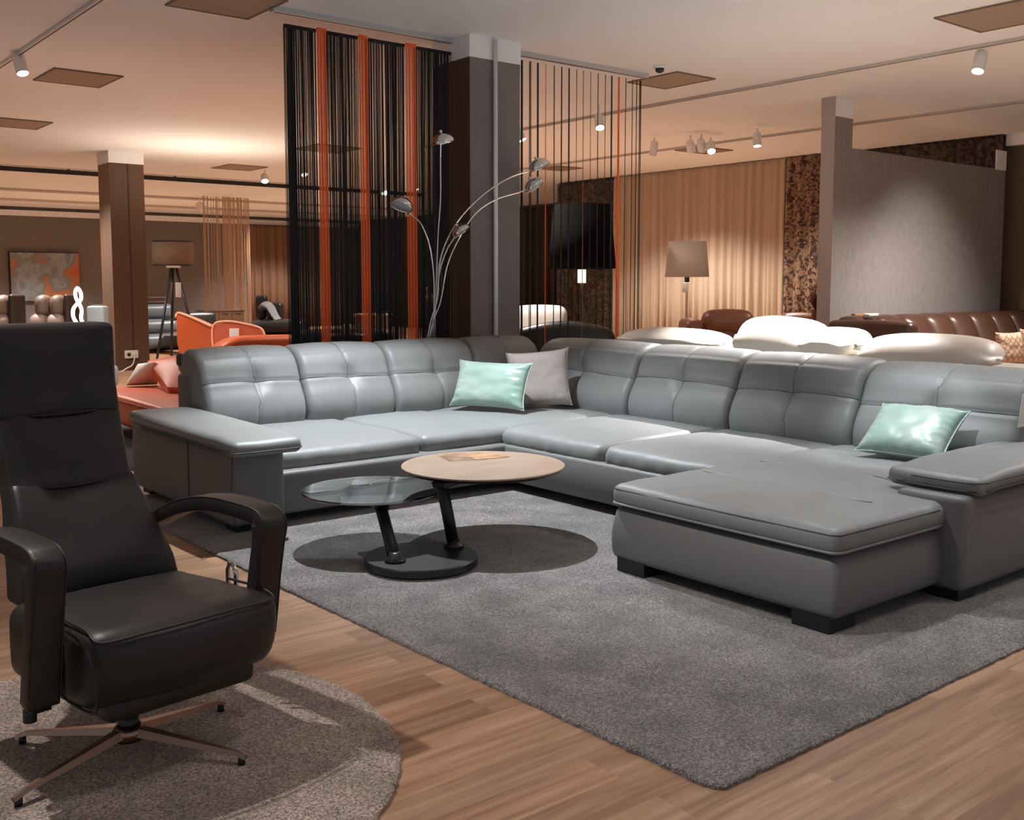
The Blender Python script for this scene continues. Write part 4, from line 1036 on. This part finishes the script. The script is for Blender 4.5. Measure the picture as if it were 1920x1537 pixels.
# ================================================================ centre background, behind the string curtain
D = 14.0; f = facing(at_d(664, 600, D)); m_ = D/1935
t = thing('sideboard', 'walnut sideboard behind the middle orange strip', 'sideboard', tuple(at_d(700, 600, D).xy.to_3d()))
link('body', *soft(0, 64*m_, .0, .4, zpx(616, D), zpx(592, D), .01, 9, fn=f), WD, t); link('top', *soft(-.02, 66*m_, -.02, .42, zpx(592, D), zpx(588.5, D), .006, 9, fn=f), mat('oak_top', (.40, .22, .12), .4), t)
for k in range(2): link('drawer', *soft((4+30*k)*m_, (31+30*k)*m_, -.012, 0, zpx(614, D), zpx(595, D), .004, 9, fn=f), WD, t)
for x in (.04, 60*m_): link('leg', *cyl(tuple(f(Vector((x, .2, 0)), None)), tuple(f(Vector((x, .2, zpx(615, D))), None)), .02, n=8), BLACK, t)
t = thing('television', 'black flat television on the walnut sideboard', 'television', tuple(f(Vector((.33, .2, zpx(588, D))), None)))
link('screen', *soft(26*m_, 66*m_, .15, .19, zpx(584, D), zpx(545, D), .01, 9, fn=f), mat('dark_screen', (.008, .008, .01), .12), t)
link('stand', *soft(38*m_, 54*m_, .10, .25, zpx(588, D), zpx(583.5, D), .005, 9, fn=f), BLACK, t)
D = 10.6; f = facing(at_d(548, 640, D)); m_ = D/1935
t = thing('sofa', 'black leather sofa behind the left string curtain', 'sofa', tuple(at_d(640, 640, D).xy.to_3d()))
blk('back', t, 0, 190*m_, 0, .3, .2, zpx(619, D), BLACK, .08, (0, .02, .02), f); blk('seat', t, 0, 190*m_, .3, .9, .15, .43, BLACK, .06, fn=f)
D = 10.2
for (x, y0_, y1_, lab) in ((647, 607, 626, 'left and brighter of two white candles behind the black strings'), (655, 607, 626, 'right of two white candles close together behind the black strings')):
    a = at_d(x, y1_, D); b = at_d(x, y0_, D); tag(link('candle', *cyl(tuple(a), tuple(b), .016, n=12), PAPER), lab, 'candle', 'candles on the small black table')
a = at_d(652, 626.2, D); t = thing('small_table', 'small black table with two white candles', 'table', (a.x, a.y, 0))
link('top', *lathe([(0, 0), (.25, 0), (.25, .02), (0, .02)], (a.x, a.y, a.z-.021), 24), BLACK, t); link('pedestal', *cyl((a.x, a.y, 0), (a.x, a.y, a.z-.02), .02, n=10), BLACK, t)
link('foot', *lathe([(0, 0), (.16, 0), (.16, .015), (0, .015)], (a.x, a.y, 0), 20), BLACK, t)
D = 9.9; a = at_d(806, 560, D)
t = thing('globe_lamp', 'chrome globe lamp on a dark stand left of the arc lamp stems', 'lamp', (a.x, a.y, 0))
link('globe', *lathe([(.05*math.sin(math.pi*k/12), -.05*math.cos(math.pi*k/12)) for k in range(13)], (a.x, a.y, a.z), 20, cap=False), CHROME, t)
link('globe', *lathe([(.035*math.sin(math.pi*k/12), -.035*math.cos(math.pi*k/12)) for k in range(13)], (a.x-.02, a.y, a.z+.08), 20, cap=False), CHROME, t)
link('stand', *lathe([(0, 0), (.13, 0), (.13, .02), (.02, .03), (.02, .9), (.045, 1.0), (.045, a.z-.05), (0, a.z-.05)], (a.x, a.y, 0), 20), BLACK, t)

# ================================================================ right background
D = 12.4; a = at_d(1091, 503, D)
bl = thing('floor_lamp', 'floor lamp with a huge black tapered shade, behind the sparse string curtain', 'floor lamp', (a.x, a.y, 0))
m_ = D/1935; zt_, zb_ = zpx(385, D), zpx(503, D); BSH = mat('black_shade', (.006, .006, .006), 1, spec=.05)
link('shade', *lathe([(64*m_, zb_), (53*m_, zt_), (52*m_, zt_), (63*m_, zb_), (64*m_, zb_)], (a.x, a.y, 0), 48, cap=False), BSH, bl)
link('shade_top', *lathe([(0, 0), (52*m_, 0), (52*m_, .01), (0, .01)], (a.x, a.y, zt_-.03), 32), BSH, bl)
link('socket', *lathe([(0, 0), (.05, 0), (.05, .16), (0, .16)], (a.x, a.y, zpx(530, D)), 16), mat('socket_glow', (1, .85, .65), .5, emit=1.6), bl)
link('pole', *lathe([(0, 0), (.2, 0), (.2, .025), (.016, .03), (.016, zpx(529, D)), (0, zpx(529, D))], (a.x, a.y, 0), 24), BLACK, bl)
D = 12.5; a = at_d(1288, 519, D); m_ = D/1935
cl = thing('floor_lamp', 'floor lamp with a cream shade in front of the beige curtain', 'floor lamp', (a.x, a.y, 0))
zt_, zb_ = zpx(453, D), zpx(519, D)
CSH = mat('cream_shade', (.70, .56, .44), .8); 
link('shade', *lathe([(41*m_, zb_), (35*m_, zt_), (34.3*m_, zt_), (40.3*m_, zb_), (41*m_, zb_)], (a.x, a.y, 0), 48, cap=False), CSH, cl)
link('shade_lining', *lathe([(0, 0), (34*m_, 0), (34*m_, .006), (0, .006)], (a.x, a.y, zt_-.02), 32), CSH, cl)
light('POINT', 'lamp_light', (a.x, a.y, zb_+.2), 10, WARM, size=.05)
link('pole', *lathe([(0, 0), (.16, 0), (.16, .025), (.014, .03), (.014, zb_+.1), (0, zb_+.1)], (a.x, a.y, 0), 24), mat('bronze', (.12, .06, .035), .4, .6), cl)
link('socket', *lathe([(0, 0), (.03, 0), (.03, .1), (0, .1)], (a.x, a.y, zb_-.06), 14), BLACK, cl)
q = at_d(1285, 539, D-.05); link('price_tag', *soft(q.x-.005, q.x+.005, q.y-.045, q.y+.045, q.z-.06, q.z+.06, .003, 9), PAPER, cl)

def chairR(name, label, cat_, px0, px1, ytop, D, m, seatm=None, d_=.3, group=None):
    f = facing(at_d(px0, 600, D)); m_ = D/1935; w = (px1-px0)*m_
    t = thing(name, label, cat_, tuple(at_d((px0+px1)/2, 600, D).xy.to_3d()), group)
    blk('backrest', t, 0, w, 0, .28, .2, zpx(ytop, D), m, .10, (.02, .03, .02), f, .06)
    blk('seat', t, .02, w-.02, .25, .8, .15, .43, seatm or m, .06, fn=f)
    for x in (-.06, w-.08):
        blk('armrest', t, x, x+.14, .05, .8, .12, .60, m, .05, fn=f)
        for y in (.12, .7): link('leg', *cyl(tuple(f(Vector((x+.07, y, 0)), None)), tuple(f(Vector((x+.07, y, .16)), None)), .02, n=8), BLACK, t)
    return t, f, m_
# brown leather armchair and its low neighbour
t, f, m_ = chairR('armchair', 'reddish brown leather armchair with rounded headrest, below the cream lamp', 'armchair', 1318, 1395, 592, 11.6, BROWNL)
blk('headrest', t, 0, 92*m_, -.12, .14, zpx(618, 11.6), zpx(582, 11.6), BROWNL, .09, (.01, .02, .02), f, .05)
blk('armrest_pad', t, -34*m_, 2*m_, -.1, .5, zpx(625, 11.6), zpx(600, 11.6), BROWNL, .06, (0, 0, .02), f, .05)
D = 14.4
t, f, m_ = chairR('low_armchair', 'low reddish brown armchair before the patterned curtain', 'armchair', 1466, 1536, 588, D, BROWNL)
a = at_d(1498, 606, 12.4); t = thing('round_table', 'small table with a pale round top, right of the bright cream headrest', 'side table', (a.x, a.y, 0))
link('top', *lathe([(0, 0), (.16, 0), (.16, .025), (0, .025)], (a.x, a.y, a.z-.01), 28), CREAM, t)
link('pedestal', *lathe([(0, 0), (.16, 0), (.16, .02), (.05, .03), (.12, a.z-.02), (0, a.z-.02)], (a.x, a.y, 0), 24), BLACK, t)
a = at_d(1529, 600, 12.9); t = thing('dried_plant', 'red-brown dried plant in a tall vase beside the partition post', 'plant', (a.x, a.y, 0))
VASE = mat('copper_vase', (.20, .07, .03), .4)
link('vase', *lathe([(0, 0), (.09, 0), (.12, .3), (.07, .75), (.05, zpx(585, 12.9)), (.06, zpx(580, 12.9)), (.045, zpx(580, 12.9)), (0, .7)], (a.x, a.y, 0), 24, cap=False), VASE, t)
parts = []
for k in range(60):
    an = random.uniform(0, 6.28); l_ = random.uniform(.12, .32); s = random.uniform(.02, .14)
    b0 = Vector((a.x, a.y, zpx(583, 12.9))); tip = b0+Vector((math.cos(an)*s, math.sin(an)*s, l_)); parts.append(tube([b0, (b0+tip)/2+Vector((0, 0, .02)), tip], .0035, 4))
    for j in range(3):
        q = b0+(tip-b0)*(.5+.2*j); d = Vector((random.uniform(-1, 1), random.uniform(-1, 1), random.uniform(0, 1))).normalized()*.035; s2 = d.cross(Vector((0, 0, 1)))*.35
        parts.append(([q, q+d*.5+s2, q+d, q+d*.5-s2], [(0, 1, 2, 3)]))
o = link('foliage', *merge(*parts), mat('russet', (.22, .04, .02), .8), t, recalc=False); o['kind'] = 'stuff'

# cream leather sofas right behind the grey one
WCR = leather('pale_cream_leather', (.72, .68, .62), .45)
X1 = 6.5
def headr(parent, X, pa, pb, top, bot, m=WCR, rnd=.07, tilt=0, thick=.22, lean=.10):
    a = at_X(pa, top, X); b = at_X(pb, top, X); zt_ = at_X((pa+pb)/2, top, X).z; zb_ = at_X((pa+pb)/2, bot, X).z
    y0, y1 = sorted((a.y, b.y))
    def fn(w, u):
        h = (w.z-zb_)/(zt_-zb_)
        w.z += tilt*u[1]; w.x += lean*h; w.z -= .05*abs(u[1])**4*(h > .5)
        return w
    return blk('headrest', parent, X, X+thick, y0, y1, zb_, zt_, m, rnd, (.03, .01, .02), fn, .05)
s1 = thing('headrest_sofa', 'cream leather sofa with raised headrests, directly behind the grey sofa', 'sofa', (7.0, 5.0, 0))
ya, yb = at_X(1143, 640, X1).y, at_X(1590, 655, X1).y
blk('back', s1, X1+.02, X1+.42, yb, ya, .12, .90, WCR, .08, (.0, 0, .02))
blk('seat', s1, X1+.4, X1+1.1, yb, ya, .12, .43, WCR, .07)
for x_ in (X1+.1, X1+1.0):
    for y_ in (yb+.1, ya-.1): link('leg', *cyl((x_, y_, 0), (x_, y_, .14), .025, n=10), BLACK, s1)
headr(s1, X1, 1145, 1340, 620, 652); headr(s1, X1-.02, 1362, 1500, 600, 662, tilt=.02, thick=.30, lean=.16); headr(s1, X1, 1478, 1588, 620, 665, rnd=.10, thick=.34)
s2 = thing('headrest_sofa', 'beige leather sofa with one wide headrest, behind the right end of the grey sofa', 'sofa', (6.9, 3.0, 0))
X2 = 6.38; ya, yb = at_X(1600, 655, X2).y, 2.2
blk('back', s2, X2+.02, X2+.40, yb, ya, .12, at_X(1800, 684, X2).z, CREAM, .06, (.0, 0, .01)); blk('seat', s2, X2+.38, X2+1.05, yb, ya, .12, .43, CREAM, .07)
for x_ in (X2+.1, X2+1.0):
    for y_ in (yb+.1, ya-.1): link('leg', *cyl((x_, y_, 0), (x_, y_, .14), .025, n=10), BLACK, s2)
headr(s2, X2-.04, 1594, 1848, 633, 690, CREAM, .08, tilt=.0, thick=.24, lean=.12)

# umber tufted sofa along the partition wall
YS = 6.15
us = thing('tufted_sofa', 'dark brown channel-tufted leather sofa along the grey partition wall', 'sofa', (11.5, YS+.3, 0))
xa = at_Y(1626, 610, YS).x; zt_ = at_Y(1700, 592, YS+.3).z; xb = 14.6
n = 9
for k in range(n):
    a_, b_ = xa+.16+(xb-xa-.16)*k/n, xa+.16+(xb-xa-.16)*(k+1)/n
    def fn(w, u):
        w.y += .22*(w.z-.4)/.6+.010*noise.noise(Vector((w.x*9, w.z*5, k)))+.03*(u[0]**2)*(u[1] < 0)
        return w
    blk('tufted_panel', us, a_, b_, YS, YS+.30, .36, zt_, UMBER, .09, (0, .06, .02), fn, .05)
blk('armrest', us, xa, xa+.17, YS-.5, YS+.5, .1, zt_-.03, UMBER, .06)
blk('seat', us, xa+.15, xb, YS-.55, YS+.08, .15, .42, UMBER, .08, (0, .02, .02))
blk('base', us, xa+.05, xb, YS-.45, YS+.45, .05, .16, BLACK, .02)
a = at_Y(1603, 620, 6.86); b = at_Y(1625, 620, 6.86)
tag(box('oak_board', a.x, b.x+.05, 6.86, 6.92, 0, at_Y(1610, 590, 6.6).z, mat('light_oak', (.36, .20, .11), .5), bev=.006), 'light oak board standing left of the dark tufted sofa', 'board')
tag(link('remote', *soft(xa+.35, xa+.55, YS+.20, YS+.28, zt_+.012, zt_+.045, .014, .1), PAPER), 'small pale remote lying on the dark tufted sofa back', 'remote')
QM = bpy.data.materials.new('quilted_satin'); QM.use_nodes = True; nt = QM.node_tree; bb = nt.nodes['Principled BSDF']
tcn = nt.nodes.new('ShaderNodeTexCoord'); mpn = nt.nodes.new('ShaderNodeMapping'); mpn.inputs['Rotation'].default_value = (0, math.radians(45), 0)
ck = nt.nodes.new('ShaderNodeTexBrick'); ck.offset = 0; ck.inputs['Scale'].default_value = 1; ck.inputs['Brick Width'].default_value = .055; ck.inputs['Row Height'].default_value = .055; ck.inputs['Mortar Size'].default_value = .005
ck.inputs['Color1'].default_value = lin((.58, .40, .30)); ck.inputs['Color2'].default_value = lin((.62, .44, .33)); ck.inputs['Mortar'].default_value = lin((.30, .18, .12))
sp = nt.nodes.new('ShaderNodeSeparateXYZ'); cb = nt.nodes.new('ShaderNodeCombineXYZ')
nt.links.new(tcn.outputs['Object'], mpn.inputs[0]); nt.links.new(mpn.outputs[0], sp.inputs[0]); nt.links.new(sp.outputs[0], cb.inputs[0]); nt.links.new(sp.outputs[2], cb.inputs[1]); nt.links.new(cb.outputs[0], ck.inputs[0]); nt.links.new(ck.outputs[0], bb.inputs['Base Color'])
bb.inputs['Roughness'].default_value = .35
a = at_d(1893, 652, 10.9); pillow('throw_pillow', 'quilted beige satin pillow on the dark tufted sofa', a, (1, -.25, 0), (0, .15, 1), .37, .33, .14, QM, sd=2)
a = at_d(1934, 648, 11.1); pillow('throw_pillow', 'quilted pillow cut by the right picture edge', a, (1, -.25, 0), (0, .15, 1), .30, .36, .14, QM, sd=4)

# behind the sparse curtain: white armchair and black curved sofa
D = 11.5
D = 12.6
t, f, m_ = chairR('armchair', 'white leather armchair seen through the left of the sparse string curtain', 'armchair', 962, 1064, 574, D, WCR)
D = 10.6
f = facing(at_d(965, 640, D)); m_ = D/1935
t = thing('curved_sofa', 'black curved sofa just behind the sparse string curtain', 'sofa', tuple(at_d(1060, 640, D).xy.to_3d()))
def cfn(w, u):
    w.z += .06*math.sin(max(0, min(1, w.x/(190*m_)))*math.pi); return f(w, u)
blk('back', t, 0, 190*m_, 0, .25, .2, zpx(618, D), BLACK, .09, (0, .02, .03), cfn, .06); blk('seat', t, 0, 190*m_, .2, .9, .15, .43, BLACK, .06, fn=f)
for x in (.1, 180*m_):
    link('leg', *cyl(tuple(f(Vector((x, .4, 0)), None)), tuple(f(Vector((x, .4, .2)), None)), .02, n=8), BLACK, t)

for o in bpy.data.objects:
    if '_world' in o: del o['_world']
